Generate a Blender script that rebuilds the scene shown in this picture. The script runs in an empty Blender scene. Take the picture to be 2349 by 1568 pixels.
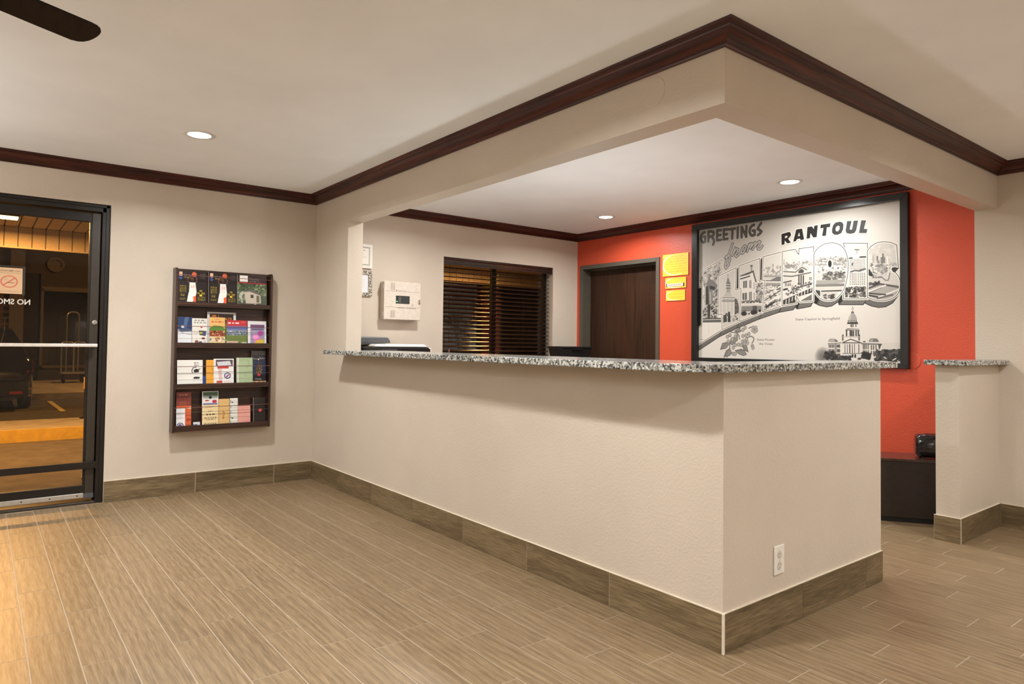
import bpy, bmesh, math, random
import numpy as np
from mathutils import Vector, Matrix

SC = bpy.context.scene
COL = SC.collection
PI = math.pi
# ------------------------------------------------------------------ dimensions (metres)
L, W, Y2 = 4.0984, 1.355, 3.1274          # counter front length, counter return length, back wall
T, XO = 0.128, 0.651                       # stud wall thickness, start of the counter opening
H, ZC, ZB = 2.4288, 2.355, 2.134           # ceiling, underside of the crown, underside of the beam
HB = 0.150                                 # tile baseboard height

# ------------------------------------------------------------------ camera
cam_d = bpy.data.cameras.new('camera')
cam = bpy.data.objects.new('camera', cam_d); COL.objects.link(cam)
yaw, pitch, roll, fpx = 0.9040019, 0.0278967, 0.0122948, 1552.844
fw = Vector((-math.sin(yaw)*math.cos(pitch), math.cos(yaw)*math.cos(pitch), math.sin(pitch)))
rt = Vector((math.cos(yaw), math.sin(yaw), 0)); up = rt.cross(fw)
r2 = rt*math.cos(roll)+up*math.sin(roll); u2 = -rt*math.sin(roll)+up*math.cos(roll)
cam.matrix_world = Matrix(((r2.x, u2.x, -fw.x, 5.65768), (r2.y, u2.y, -fw.y, -2.27646), (r2.z, u2.z, -fw.z, 1.18039), (0, 0, 0, 1)))
cam_d.sensor_fit = 'HORIZONTAL'; cam_d.sensor_width = 36.0
cam_d.lens = fpx/2349*36.0
cam_d.shift_y = -40.7616/2349
cam_d.clip_start = 0.05; cam_d.clip_end = 200
SC.camera = cam

# ------------------------------------------------------------------ view, world, lights
SC.view_settings.view_transform = 'Standard'; SC.view_settings.look = 'None'
SC.view_settings.gamma = 1.0; SC.view_settings.use_curve_mapping = False
SC.view_settings.exposure = 0.0
SC.cycles.use_denoising = True
SC.cycles.max_bounces = 10; SC.cycles.diffuse_bounces = 6; SC.cycles.glossy_bounces = 4
SC.cycles.transmission_bounces = 8; SC.cycles.sample_clamp_indirect = 6.0
wd = bpy.data.worlds.new('night_sky'); SC.world = wd; wd.use_nodes = True
wd.node_tree.nodes['Background'].inputs[0].default_value = (0.010, 0.012, 0.016, 1)
wd.node_tree.nodes['Background'].inputs[1].default_value = 0.25

LAMP = (1.0, 0.995, 0.975)
SODIUM = (1.0, 0.48, 0.125)
def area_light(name, loc, power, size, color, rot=(0, 0, 0), size_y=None, spread=PI):
    d = bpy.data.lights.new(name, 'AREA'); d.energy = power; d.color = color
    d.shape = 'DISK' if size_y is None else 'RECTANGLE'; d.size = size
    if size_y is not None: d.size_y = size_y
    d.spread = spread
    o = bpy.data.objects.new(name, d); o.location = loc; o.rotation_euler = rot; COL.objects.link(o)
    return o
# recessed ceiling lamps: (x, y, power); the first three are in view
DOWN = [(1.24, -1.25, 35), (1.02, 2.53, 23), (2.94, 2.53, 19), (1.02, 0.75, 24), (2.94, 0.75, 21),
        (3.64, -1.12, 36), (6.05, -1.12, 34), (1.24, -3.0, 11), (3.64, -3.0, 11), (6.05, -3.0, 11), (5.35, 1.7, 32), (7.3, 1.7, 22)]
for i, (x, y, p) in enumerate(DOWN):
    area_light('downlight_lamp', (x, y, H-0.012), p, 0.135, LAMP, spread=math.radians(160))
# unseen uplighters added only to brighten the ceilings; their stands are built below
area_light('lobby_fill_lamp', (1.25, -4.0, 1.75), 76, 0.30, LAMP, rot=(PI, 0, 0))
area_light('lobby_fill_lamp', (7.0, -4.2, 1.75), 76, 0.30, LAMP, rot=(PI, 0, 0))
area_light('lobby_fill_lamp', (7.6, 2.6, 1.75), 31, 0.30, LAMP, rot=(PI, 0, 0))
area_light('office_fill_lamp', (2.2, 1.05, 0.75), 12, 0.24, LAMP, rot=(PI, 0, 0))
area_light('canopy_lamp', (-3.42, -2.16, 2.44), 150, 0.12, SODIUM, size_y=0.36)
area_light('canopy_lamp', (-3.42, 0.55, 2.44), 15, 0.12, SODIUM, size_y=0.36)
area_light('canopy_lamp', (-3.42, 4.4, 2.44), 60, 0.12, SODIUM, size_y=0.36)
area_light('street_lamp', (-10.5, 3.5, 6.5), 420, 0.5, SODIUM)
area_light('street_lamp', (-8.5, -6.5, 6.5), 260, 0.5, SODIUM)

# ------------------------------------------------------------------ materials
def lin(c):
    return tuple(((v/255)/12.92 if v/255 <= .04045 else ((v/255+.055)/1.055)**2.4) for v in c)
class N:
    """small node-graph helper"""
    def __init__(s, name):
        s.m = bpy.data.materials.new(name); s.m.use_nodes = True
        s.t = s.m.node_tree; s.b = s.t.nodes['Principled BSDF']; s.out = s.t.nodes['Material Output']
    def n(s, typ, **kw):
        x = s.t.nodes.new(typ)
        for k, v in kw.items():
            if hasattr(x, k): setattr(x, k, v)
            else: x.inputs[k.replace('_', ' ')].default_value = v
        return x
    def l(s, a, b): s.t.links.new(a, b)
    def pos(s): return s.n('ShaderNodeNewGeometry').outputs['Position']
    def scaled(s, vec, sc):
        m = s.n('ShaderNodeVectorMath', operation='MULTIPLY'); s.l(vec, m.inputs[0]); m.inputs[1].default_value = sc
        return m.outputs[0]
    def noise(s, vec, scale, detail=3, rough=.55, dist=0):
        x = s.n('ShaderNodeTexNoise'); s.l(vec, x.inputs['Vector'])
        x.inputs['Scale'].default_value = scale; x.inputs['Detail'].default_value = detail
        x.inputs['Roughness'].default_value = rough; x.inputs['Distortion'].default_value = dist
        return x.outputs['Fac']
    def ramp(s, fac, stops):
        x = s.n('ShaderNodeValToRGB'); s.l(fac, x.inputs[0]); e = x.color_ramp.elements
        while len(e) < len(stops): e.new(.5)
        for k, (p, c) in enumerate(stops): e[k].position = p; e[k].color = (*c, 1)
        return x.outputs[0]
    def bump(s, fac, strength, dist):
        x = s.n('ShaderNodeBump'); s.l(fac, x.inputs['Height']); x.inputs['Strength'].default_value = strength
        x.inputs['Distance'].default_value = dist; s.l(x.outputs[0], s.b.inputs['Normal'])
    def set(s, **kw):
        for k, v in kw.items():
            i = s.b.inputs[k.replace('_', ' ')]
            i.default_value = (*v, 1) if isinstance(v, tuple) and len(v) == 3 else v
        return s
def plain(name, color, rough=.5, metal=0.0, var=.06, scale=40, spec=.5, coat=0.0):
    """solid colour with a faint mottling so that no surface is dead flat"""
    g = N(name); g.set(Roughness=rough, Metallic=metal, Specular_IOR_Level=spec, Coat_Weight=coat)
    f = g.noise(g.pos(), scale, 2)
    g.l(g.ramp(f, [(.3, tuple(c*(1-var) for c in color)), (.7, tuple(min(1, c*(1+var)) for c in color))]), g.b.inputs['Base Color'])
    return g.m
def paint(name, color, rough=.42, bscale=85, bs=.22):
    g = N(name); g.set(Roughness=rough, Specular_IOR_Level=.45)
    p = g.pos()
    f = g.noise(p, 2.2, 2)
    g.l(g.ramp(f, [(.3, tuple(c*.97 for c in color)), (.7, tuple(c*1.03 for c in color))]), g.b.inputs['Base Color'])
    a = g.noise(p, bscale, 3, .6)
    r = g.ramp(a, [(.40, (0, 0, 0)), (.62, (1, 1, 1))])
    g.bump(r, bs, .0022)
    return g.m
def wood(name, dark, mid, light, axis, rough=.32, coat=.25, fine=1.0, spec=.5):
    g = N(name); g.set(Roughness=rough, Specular_IOR_Level=spec, Coat_Weight=coat, Coat_Roughness=.2)
    sc = [38*fine, 38*fine, 38*fine]; sc['xyz'.index(axis)] = 1.6
    inf = g.n('ShaderNodeObjectInfo')
    off = g.n('ShaderNodeVectorMath', operation='ADD'); g.l(g.pos(), off.inputs[0]); g.l(inf.outputs['Random'], off.inputs[1])
    v = g.scaled(off.outputs[0], tuple(sc))
    f = g.noise(v, 1.0, 5, .62, .6)
    g.l(g.ramp(f, [(.30, dark), (.50, mid), (.70, light)]), g.b.inputs['Base Color'])
    g.bump(f, .08, .001)
    return g.m
def tile_material(name, dark, mid, light, axis, rough=.38):
    g = N(name); g.set(Roughness=rough, Specular_IOR_Level=.4)
    inf = g.n('ShaderNodeObjectInfo')
    k = g.n('ShaderNodeVectorMath', operation='SCALE'); k.inputs[0].default_value = (3.7, 5.3, 2.9); g.l(inf.outputs['Random'], k.inputs['Scale'])
    off = g.n('ShaderNodeVectorMath', operation='ADD'); g.l(g.pos(), off.inputs[0]); g.l(k.outputs[0], off.inputs[1])
    i = 'xyz'.index(axis)
    sa = [150., 150., 150.]; sa[i] = 9.
    sb = [17., 17., 17.]; sb[i] = 1.7
    fine = g.noise(g.scaled(off.outputs[0], tuple(sa)), 1.0, 4, .6)
    wav = g.n('ShaderNodeTexWave', wave_type='BANDS', bands_direction='Y' if axis != 'y' else 'X')
    g.l(g.scaled(off.outputs[0], tuple(sb)), wav.inputs['Vector'])
    wav.inputs['Scale'].default_value = .55; wav.inputs['Distortion'].default_value = 9.0
    wav.inputs['Detail'].default_value = 2.0; wav.inputs['Detail Scale'].default_value = .8
    mx = g.n('ShaderNodeMix'); mx.data_type = 'FLOAT'; mx.inputs['Factor'].default_value = .13
    g.l(fine, mx.inputs['A']); g.l(wav.outputs['Fac'], mx.inputs['B'])
    add = g.n('ShaderNodeMath', operation='MULTIPLY_ADD'); g.l(inf.outputs['Random'], add.inputs[0]); add.inputs[1].default_value = .06; g.l(mx.outputs['Result'], add.inputs[2])
    g.l(g.ramp(add.outputs[0], [(.36, dark), (.52, mid), (.70, light)]), g.b.inputs['Base Color'])
    g.bump(mx.outputs['Result'], .12, .0012)
    return g.m
def emit(name, color, strength):
    g = N(name); g.set(Emission_Color=color, Emission_Strength=strength, Base_Color=color); return g.m
def glass(name, tint=(1, 1, 1)):
    g = N(name); g.set(Base_Color=tint, Roughness=0.0, Transmission_Weight=1.0, IOR=1.45)
    return g.m
def pane_glass(name, ior=1.5):
    # thin pane: straight-through transparency with a Fresnel mirror on top
    g = N(name); g.t.nodes.remove(g.b)
    tr = g.n('ShaderNodeBsdfTransparent'); gl = g.n('ShaderNodeBsdfGlossy'); gl.inputs['Roughness'].default_value = 0.0
    fr = g.n('ShaderNodeFresnel'); fr.inputs['IOR'].default_value = ior
    mx = g.n('ShaderNodeMixShader'); geo = g.n('ShaderNodeNewGeometry'); inv = g.n('ShaderNodeMath', operation='SUBTRACT'); inv.inputs[0].default_value = 1; g.l(geo.outputs['Backfacing'], inv.inputs[1])
    mul = g.n('ShaderNodeMath', operation='MULTIPLY'); g.l(fr.outputs[0], mul.inputs[0]); g.l(inv.outputs[0], mul.inputs[1])
    g.l(mul.outputs[0], mx.inputs[0]); g.l(tr.outputs[0], mx.inputs[1]); g.l(gl.outputs[0], mx.inputs[2])
    g.l(mx.outputs[0], g.out.inputs['Surface']); return g.m
def granite(name):
    g = N(name); g.set(Roughness=.16, Specular_IOR_Level=.5)
    p = g.pos()
    v = g.n('ShaderNodeTexVoronoi'); g.l(p, v.inputs['Vector']); v.inputs['Scale'].default_value = 120; v.inputs['Randomness'].default_value = 1
    sep = g.n('ShaderNodeSeparateColor'); g.l(v.outputs['Color'], sep.inputs[0])
    f = g.noise(p, 46, 4, .65)
    mx = g.n('ShaderNodeMix'); mx.data_type = 'FLOAT'; mx.inputs['Factor'].default_value = .55
    g.l(sep.outputs[0], mx.inputs['A']); g.l(f, mx.inputs['B'])
    g.l(g.ramp(mx.outputs['Result'], [(.26, (.018, .018, .017)), (.36, (.085, .085, .078)), (.47, (.20, .205, .19)), (.58, (.38, .38, .35)), (.72, (.60, .59, .54))]), g.b.inputs['Base Color'])
    return g.m

M = {}
M['beige'] = paint('beige wall paint', (.585, .508, .418))
M['red'] = paint('red accent wall paint', (.585, .077, .033), rough=.40)
M['ceil'] = paint('white ceiling paint', (.91, .93, .95), rough=.75, bscale=140, bs=.06)
M['crown_x'] = wood('mahogany crown along x', (.012, .0028, .0018), (.050, .0105, .006), (.115, .025, .013), 'x', rough=.36, coat=.05, spec=.3)
M['crown_y'] = wood('mahogany crown along y', (.012, .0028, .0018), (.050, .0105, .006), (.115, .025, .013), 'y', rough=.36, coat=.05, spec=.3)
M['rack'] = wood('rack stained wood', (.012, .005, .004), (.034, .013, .008), (.085, .034, .017), 'y', rough=.35, coat=.1)
M['rack_v'] = wood('rack stained wood upright', (.012, .005, .004), (.034, .013, .008), (.080, .032, .017), 'z', rough=.35, coat=.1)
TD, TM, TL_ = (.146, .098, .051), (.200, .137, .074), (.268, .188, .105)
M['tile'] = tile_material('wood look floor tile', TD, TM, TL_, 'x')
BD, BM_, BL_ = (.092, .064, .032), (.150, .106, .054), (.235, .172, .094)
M['base_x'] = tile_material('wood look base tile along x', BD, BM_, BL_, 'x')
M['base_y'] = tile_material('wood look base tile along y', BD, BM_, BL_, 'y')
M['grout'] = plain('floor grout', (.37, .295, .21), .8)
M['caulk'] = plain('white caulk', (.70, .62, .50), .6)
M['granite'] = granite('speckled granite')
M['bronze'] = plain('dark bronze aluminium', (.011, .0075, .005), .42, .0, spec=.35)
M['bronze_l'] = plain('worn bronze aluminium', (.036, .027, .018), .4, .1)
M['alu'] = plain('brushed aluminium', (.62, .60, .56), .35, .85)
M['white_metal'] = plain('pale push bar metal', (.78, .74, .68), .3, .3)
M['pane'] = pane_glass('clear pane')
M['pane2'] = pane_glass('double glazing', 1.9)
M['black'] = plain('black satin frame', (.010, .010, .010), .28)
M['black_gloss'] = plain('black glossy plastic', (.006, .006, .007), .10, coat=.4)
M['black_matt'] = plain('black plastic', (.010, .010, .011), .45)
M['gray_plastic'] = plain('dark grey plastic', (.075, .078, .082), .45)
M['white_plastic'] = plain('white plastic', (.78, .75, .69), .38)
M['cream_metal'] = plain('cream enamelled steel', (.62, .55, .47), .4)
M['cream_dark'] = plain('shadow line paint', (.30, .24, .18), .6)
M['door_wood'] = wood('dark brown door veneer', (.022, .009, .0045), (.038, .016, .008), (.050, .021, .010), 'z', rough=.5, coat=.02, spec=.25)
M['door_frame'] = plain('brown grey door frame paint', (.085, .074, .056), .4)
M['cabinet'] = wood('espresso cabinet wood', (.010, .006, .004), (.018, .010, .006), (.026, .013, .007), 'x', rough=.45, coat=.03)
M['cabinet_top'] = wood('espresso cabinet top', (.030, .014, .010), (.045, .020, .014), (.060, .028, .019), 'x', rough=.25)
M['slat'] = wood('dark walnut blind slat', (.012, .006, .004), (.024, .012, .008), (.036, .018, .012), 'y', rough=.22, coat=.4)
M['fan'] = wood('espresso fan blade', (.011, .006, .003), (.020, .011, .006), (.024, .013, .006), 'x', rough=.6, coat=.0, spec=.15)
M['lens'] = emit('lamp lens', (1.0, .96, .88), 14)
M['sodium'] = emit('sodium lamp lens', (1.0, .55, .18), 22)
M['paper'] = plain('paper', (.78, .75, .70), .6)
M['rod'] = plain('red brown rod', (.16, .055, .04), .35)
M['screen'] = plain('smoked panel window', (.03, .035, .03), .2)
M['led'] = emit('green indicator', (.15, 1.0, .2), 1.5)
M['chrome'] = plain('chrome', (.70, .70, .70), .15, 1.0)
M['asphalt'] = plain('asphalt', (.10, .085, .07), .85, var=.25, scale=6)
M['asphalt2'] = plain('car park asphalt', (.075, .066, .056), .85, var=.25, scale=9)
M['concrete'] = plain('concrete walk', (.34, .30, .25), .85, var=.15, scale=5)
M['yellow'] = plain('yellow kerb paint', (.75, .50, .08), .7, var=.12, scale=12)
M['line'] = plain('parking line paint', (.62, .50, .20), .7)
M['soffit'] = plain('canopy board paint', (.50, .40, .28), .6)
M['siding'] = plain('dark brown siding', (.030, .020, .014), .7)
M['siding2'] = plain('brown grey column paint', (.10, .08, .058), .7)
M['brick'] = plain('dark brick', (.10, .055, .035), .85, var=.3, scale=14)
M['carpaint'] = plain('black car paint', (.010, .010, .011), .12, coat=.8)
M['tyre'] = plain('tyre rubber', (.012, .012, .012), .8)
M['tail'] = plain('red lens', (.35, .012, .01), .15, coat=.5)
M['steel'] = plain('cart steel', (.40, .42, .42), .3, .8)

# ------------------------------------------------------------------ mesh helpers
WL = {}                                     # world position of each object's origin
class MB:
    def __init__(s): s.v = []; s.f = []; s.m = []; s.uv = {}
    def add(s, v, f, mi=0):
        o = len(s.v); s.v += [tuple(p) for p in v]
        for q in f: s.f.append(tuple(o+i for i in q)); s.m.append(mi)
        return s
    def box(s, a, b, mi=0):
        x0, y0, z0 = (min(a[i], b[i]) for i in range(3)); x1, y1, z1 = (max(a[i], b[i]) for i in range(3))
        v = [(x0, y0, z0), (x1, y0, z0), (x1, y1, z0), (x0, y1, z0), (x0, y0, z1), (x1, y0, z1), (x1, y1, z1), (x0, y1, z1)]
        return s.add(v, [(3, 2, 1, 0), (4, 5, 6, 7), (0, 1, 5, 4), (1, 2, 6, 5), (2, 3, 7, 6), (3, 0, 4, 7)], mi)
    def hexa(s, v, mi=0):                   # 8 corners, bottom ring then top ring
        return s.add(v, [(3, 2, 1, 0), (4, 5, 6, 7), (0, 1, 5, 4), (1, 2, 6, 5), (2, 3, 7, 6), (3, 0, 4, 7)], mi)
    def prism(s, poly, z0, z1, mi=0):       # poly: ccw in xy
        n = len(poly)
        v = [(x, y, z0) for x, y in poly]+[(x, y, z1) for x, y in poly]
        return s.add(v, [tuple(reversed(range(n))), tuple(range(n, 2*n))]+[(i, (i+1) % n, n+(i+1) % n, n+i) for i in range(n)], mi)
    def rings(s, rs, cap=True, mi=0, closed=True):
        n = len(rs[0]); o = []
        v = [p for r in rs for p in r]; f = []
        for k in range(len(rs)-1):
            for i in range(n if closed else n-1):
                j = (i+1) % n
                f.append((k*n+i, k*n+j, (k+1)*n+j, (k+1)*n+i))
        if cap: f.append(tuple(reversed(range(n)))); f.append(tuple((len(rs)-1)*n+i for i in range(n)))
        return s.add(v, f, mi)
    def tube(s, pts, r, n=8, mi=0, cap=True):
        pts = [Vector(p) for p in pts]; rs = []
        for k, p in enumerate(pts):
            d = (pts[min(k+1, len(pts)-1)]-pts[max(k-1, 0)]).normalized()
            a = d.orthogonal().normalized() if k == 0 else (a-d*a.dot(d)).normalized()
            b = d.cross(a)
            rs.append([tuple(p+r*(a*math.cos(2*PI*i/n)+b*math.sin(2*PI*i/n))) for i in range(n)])
        return s.rings(rs, cap, mi)
    def lathe(s, prof, c, n=24, mi=0, axis='z', cap=True):
        rs = []
        for r, h in prof:
            ring = []
            for i in range(n):
                t = 2*PI*i/n; a, b = r*math.cos(t), r*math.sin(t)
                ring.append({'z': (c[0]+a, c[1]+b, c[2]+h), 'x': (c[0]+h, c[1]+a, c[2]+b), 'y': (c[0]+b, c[1]+h, c[2]+a)}[axis])
            rs.append(ring)
        return s.rings(rs, cap, mi)
    def xf(s, mat):
        s.v = [tuple(mat @ Vector(p)) for p in s.v]; return s
    def build(s, name, mats, parent=None, at=None, smooth=False, bevel=0, seg=2):
        me = bpy.data.meshes.new(name)
        o0 = Vector(at) if at is not None else (WL[parent] if parent is not None else Vector((0, 0, 0)))
        me.from_pydata([tuple(Vector(p)-o0) for p in s.v], [], s.f)
        for mm in (mats if isinstance(mats, (list, tuple)) else [mats]): me.materials.append(mm)
        me.polygons.foreach_set('material_index', s.m)
        if smooth: me.polygons.foreach_set('use_smooth', [True]*len(me.polygons))
        me.update()
        bm = bmesh.new(); bm.from_mesh(me); bmesh.ops.recalc_face_normals(bm, faces=bm.faces); bm.to_mesh(me); bm.free()
        o = bpy.data.objects.new(name, me); COL.objects.link(o)
        if parent is not None: o.parent = parent; o.location = o0-WL[parent]
        else: o.location = o0
        WL[o] = o0
        if bevel:
            md = o.modifiers.new('bevel', 'BEVEL'); md.width = bevel; md.segments = seg; md.limit_method = 'ANGLE'
        return o
def tag(o, label, cat, group=None, kind=None):
    o['label'] = label
    if cat: o['category'] = cat
    if group: o['group'] = group
    if kind: o['kind'] = kind
    return o
def struct(o, label, cat): return tag(o, label, cat, kind='structure')
def thing(name, loc, label, cat, group=None, kind=None):
    o = bpy.data.objects.new(name, None); COL.objects.link(o); o.location = loc; o.empty_display_size = .05
    WL[o] = Vector(loc); tag(o, label, cat, group, kind); return o
def box(name, a, b, mat, parent=None, bevel=0, at=None): return MB().box(a, b).build(name, mat, parent, at, bevel=bevel)

# ------------------------------------------------------------------ painted prints (posters, covers, signs): drawn here, pixel by pixel
FONT = {}
def glyph_tris(text, bold=0.0, shear=0.0):
    k = (text, bold, shear)
    if k not in FONT:
        cu = bpy.data.curves.new('lettering', 'FONT'); cu.body = text; cu.offset = bold; cu.shear = shear; cu.resolution_u = 3
        ob = bpy.data.objects.new('lettering', cu)
        me = bpy.data.meshes.new_from_object(ob)
        me.calc_loop_triangles()
        v = np.array([p.co[:2] for p in me.vertices]) if len(me.vertices) else np.zeros((0, 2))
        t = np.array([tr.vertices[:] for tr in me.loop_triangles]) if len(me.loop_triangles) else np.zeros((0, 3), int)
        FONT[k] = (v, t)
        bpy.data.objects.remove(ob); bpy.data.curves.remove(cu); bpy.data.meshes.remove(me)
    return FONT[k]
class Print:
    def __init__(s, w, h, bg):
        s.w, s.h = w, h; s.a = np.ones((h, w, 3), np.float32)*np.array(bg, np.float32); s.mask = None
        s.rng = np.random.RandomState(7)
    def col(s, c): return np.array((c, c, c) if np.isscalar(c) else c, np.float32)
    def put(s, x0, y0, cov, c, a=1):
        if s.mask is not None: cov = cov*s.mask[y0:y0+cov.shape[0], x0:x0+cov.shape[1]]
        r = s.a[y0:y0+cov.shape[0], x0:x0+cov.shape[1]]
        r += (cov*a)[..., None]*(s.col(c)-r)
    def bbox(s, x0, y0, x1, y1):
        return max(0, int(x0)-1), max(0, int(y0)-1), min(s.w, int(x1)+2), min(s.h, int(y1)+2)
    def cover(s, p, q=3):
        p = np.array(p, float); x0, y0, x1, y1 = s.bbox(p[:, 0].min(), p[:, 1].min(), p[:, 0].max(), p[:, 1].max())
        if x1 <= x0 or y1 <= y0: return None
        xs = x0+(np.arange((x1-x0)*q)+.5)/q; ys = y0+(np.arange((y1-y0)*q)+.5)/q
        inside = np.zeros((len(ys), len(xs)), bool)
        for i in range(len(p)):
            (xa, ya), (xb, yb) = p[i], p[(i+1) % len(p)]
            if ya == yb: continue
            row = (ya > ys) != (yb > ys)
            xc = xa+(ys-ya)*(xb-xa)/(yb-ya)
            inside[row] ^= xs[None, :] < xc[row][:, None]
        return x0, y0, inside.reshape(y1-y0, q, x1-x0, q).mean((1, 3)).astype(np.float32)
    def poly(s, p, c, a=1):
        r = s.cover(p, 3 if s.w < 600 else 2)
        if r: s.put(r[0], r[1], r[2], c, a)
        return s
    def rect(s, x0, y0, x1, y1, c, a=1): return s.poly([(x0, y0), (x1, y0), (x1, y1), (x0, y1)], c, a)
    def ell(s, x, y, rx, ry, c, a=1, n=20): return s.poly([(x+rx*math.cos(2*PI*i/n), y+ry*math.sin(2*PI*i/n)) for i in range(n)], c, a)
    def line(s, p, w, c, a=1):
        p = np.array(p, float); x0, y0, x1, y1 = s.bbox(p[:, 0].min()-w, p[:, 1].min()-w, p[:, 0].max()+w, p[:, 1].max()+w)
        if x1 <= x0 or y1 <= y0: return s
        X, Y = np.meshgrid(np.arange(x0, x1)+.5, np.arange(y0, y1)+.5); d = np.full(X.shape, 1e9)
        for i in range(len(p)-1):
            a0, b0 = p[i], p[i+1]; v = b0-a0; n = max(v@v, 1e-9)
            t = np.clip(((X-a0[0])*v[0]+(Y-a0[1])*v[1])/n, 0, 1)
            d = np.minimum(d, np.hypot(X-a0[0]-t*v[0], Y-a0[1]-t*v[1]))
        s.put(x0, y0, np.clip(.5+w/2-d, 0, 1).astype(np.float32), c, a); return s
    def blobs(s, b, n, r, cols, seed):
        g = np.random.RandomState(seed)
        for k in range(n):
            x, y = g.uniform(b[0], b[2]), g.uniform(b[1], b[3]); e = g.uniform(.5, 1.3)
            s.ell(x, y, r*e, r*e*g.uniform(.5, 1.1), cols[g.randint(len(cols))], .8, 9)
    def text(s, t, x, y, c, width=None, height=None, bold=0.0, shear=0.0, mirror=False):
        """baseline-left at x, y"""
        v, tri = glyph_tris(t, bold, shear)
        if not len(v): return s
        mn, mx = v.min(0), v.max(0)
        sx = width/(mx[0]-mn[0]) if width else height/.7; sy = height/.7 if height else sx
        p = np.stack([(v[:, 0]-mn[0])*sx, -v[:, 1]*sy], 1)
        if mirror: p[:, 0] = p[:, 0].max()-p[:, 0]
        p += (x, y); q = 4
        x0, y0, x1, y1 = s.bbox(p[:, 0].min(), p[:, 1].min(), p[:, 0].max(), p[:, 1].max())
        if x1 <= x0 or y1 <= y0: return s
        acc = np.zeros(((y1-y0)*q, (x1-x0)*q), bool)
        for tr in tri:
            A, B, Cc = p[tr[0]], p[tr[1]], p[tr[2]]
            xa = max(0, int((min(A[0], B[0], Cc[0])-x0)*q)-1); xb = min(acc.shape[1], int((max(A[0], B[0], Cc[0])-x0)*q)+2)
            ya = max(0, int((min(A[1], B[1], Cc[1])-y0)*q)-1); yb = min(acc.shape[0], int((max(A[1], B[1], Cc[1])-y0)*q)+2)
            if xb <= xa or yb <= ya: continue
            X, Y = np.meshgrid(x0+(np.arange(xa, xb)+.5)/q, y0+(np.arange(ya, yb)+.5)/q)
            f = lambda P, Q: (Q[0]-P[0])*(Y-P[1])-(Q[1]-P[1])*(X-P[0])
            e1, e2, e3 = f(A, B), f(B, Cc), f(Cc, A)
            acc[ya:yb, xa:xb] |= ((e1 >= 0) & (e2 >= 0) & (e3 >= 0)) | ((e1 <= 0) & (e2 <= 0) & (e3 <= 0))
        s.put(x0, y0, acc.reshape(y1-y0, q, x1-x0, q).mean((1, 3)).astype(np.float32), c); return s
    def squiggle(s, x0, y, x1, h, c, a=.8, seed=1):
        """a row of illegible small print"""
        g = np.random.RandomState(seed); x = x0
        while x < x1:
            w = g.uniform(.6, 1.6)*h*1.5
            s.rect(x, y, min(x1, x+w), y+h, c, a*g.uniform(.5, 1)); x += w+h*.7
        return s
    def material(s, name, rough=.35, coat=0.0, dim=1.0, coat_rough=.1):
        im = bpy.data.images.new(name, s.w, s.h)
        px = np.ones((s.h, s.w, 4), np.float32); px[..., :3] = np.clip(s.a[::-1]/255, 0, 1)
        im.pixels.foreach_set(px.ravel()); im.update(); im.pack()
        g = N(name); t = g.n('ShaderNodeTexImage'); t.image = im
        uv = g.n('ShaderNodeUVMap'); uv.uv_map = 'UVMap'; g.l(uv.outputs[0], t.inputs['Vector'])
        sc = g.n('ShaderNodeMix'); sc.data_type = 'RGBA'; sc.blend_type = 'MULTIPLY'; sc.inputs['Factor'].default_value = 1
        g.l(t.outputs[0], sc.inputs[6]); sc.inputs[7].default_value = (dim, dim, dim, 1)
        g.l(sc.outputs[2], g.b.inputs['Base Color'])
        g.set(Roughness=rough, Coat_Weight=coat, Coat_Roughness=coat_rough); return g.m
def sheet(name, tl, tr, br, bl, thick, pmat, emat, parent=None, at=None):
    """a thin board or booklet whose front carries a print"""
    tl, tr, br, bl = (Vector(p) for p in (tl, tr, br, bl))
    n = (bl-tl).cross(tr-tl).normalized()
    me = bpy.data.meshes.new(name)
    o0 = Vector(at) if at is not None else (WL[parent] if parent is not None else (tl+tr+bl+br)/4)
    fr = [p-o0 for p in (tl, tr, br, bl)]; bk = [p-n*thick for p in fr]
    me.from_pydata([tuple(p) for p in fr+bk], [], [(3, 2, 1, 0), (4, 5, 6, 7), (0, 1, 5, 4), (1, 2, 6, 5), (2, 3, 7, 6), (3, 0, 4, 7)])
    me.materials.append(pmat); me.materials.append(emat)
    for p in me.polygons: p.material_index = 0 if p.index == 0 else 1
    uv = me.uv_layers.new(name='UVMap'); co = [(0, 1), (1, 1), (1, 0), (0, 0)]
    for li in me.polygons[0].loop_indices: uv.data[li].uv = co[me.loops[li].vertex_index]
    o = bpy.data.objects.new(name, me); COL.objects.link(o)
    if parent is not None: o.parent = parent; o.location = o0-WL[parent]
    else: o.location = o0
    WL[o] = o0
    return o

# ================================================================== SETTING: floor, walls, ceiling
RX0, RX1, RY0 = 0.0, 8.2, -5.2
fl = MB().box((RX0-.14, RY0, -.06), (RX1, Y2+.14, -.0007)).build('floor', M['grout'], at=(4, -1, 0))
struct(fl, 'beige wood look plank tile floor with pale grout joints', 'floor')
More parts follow.
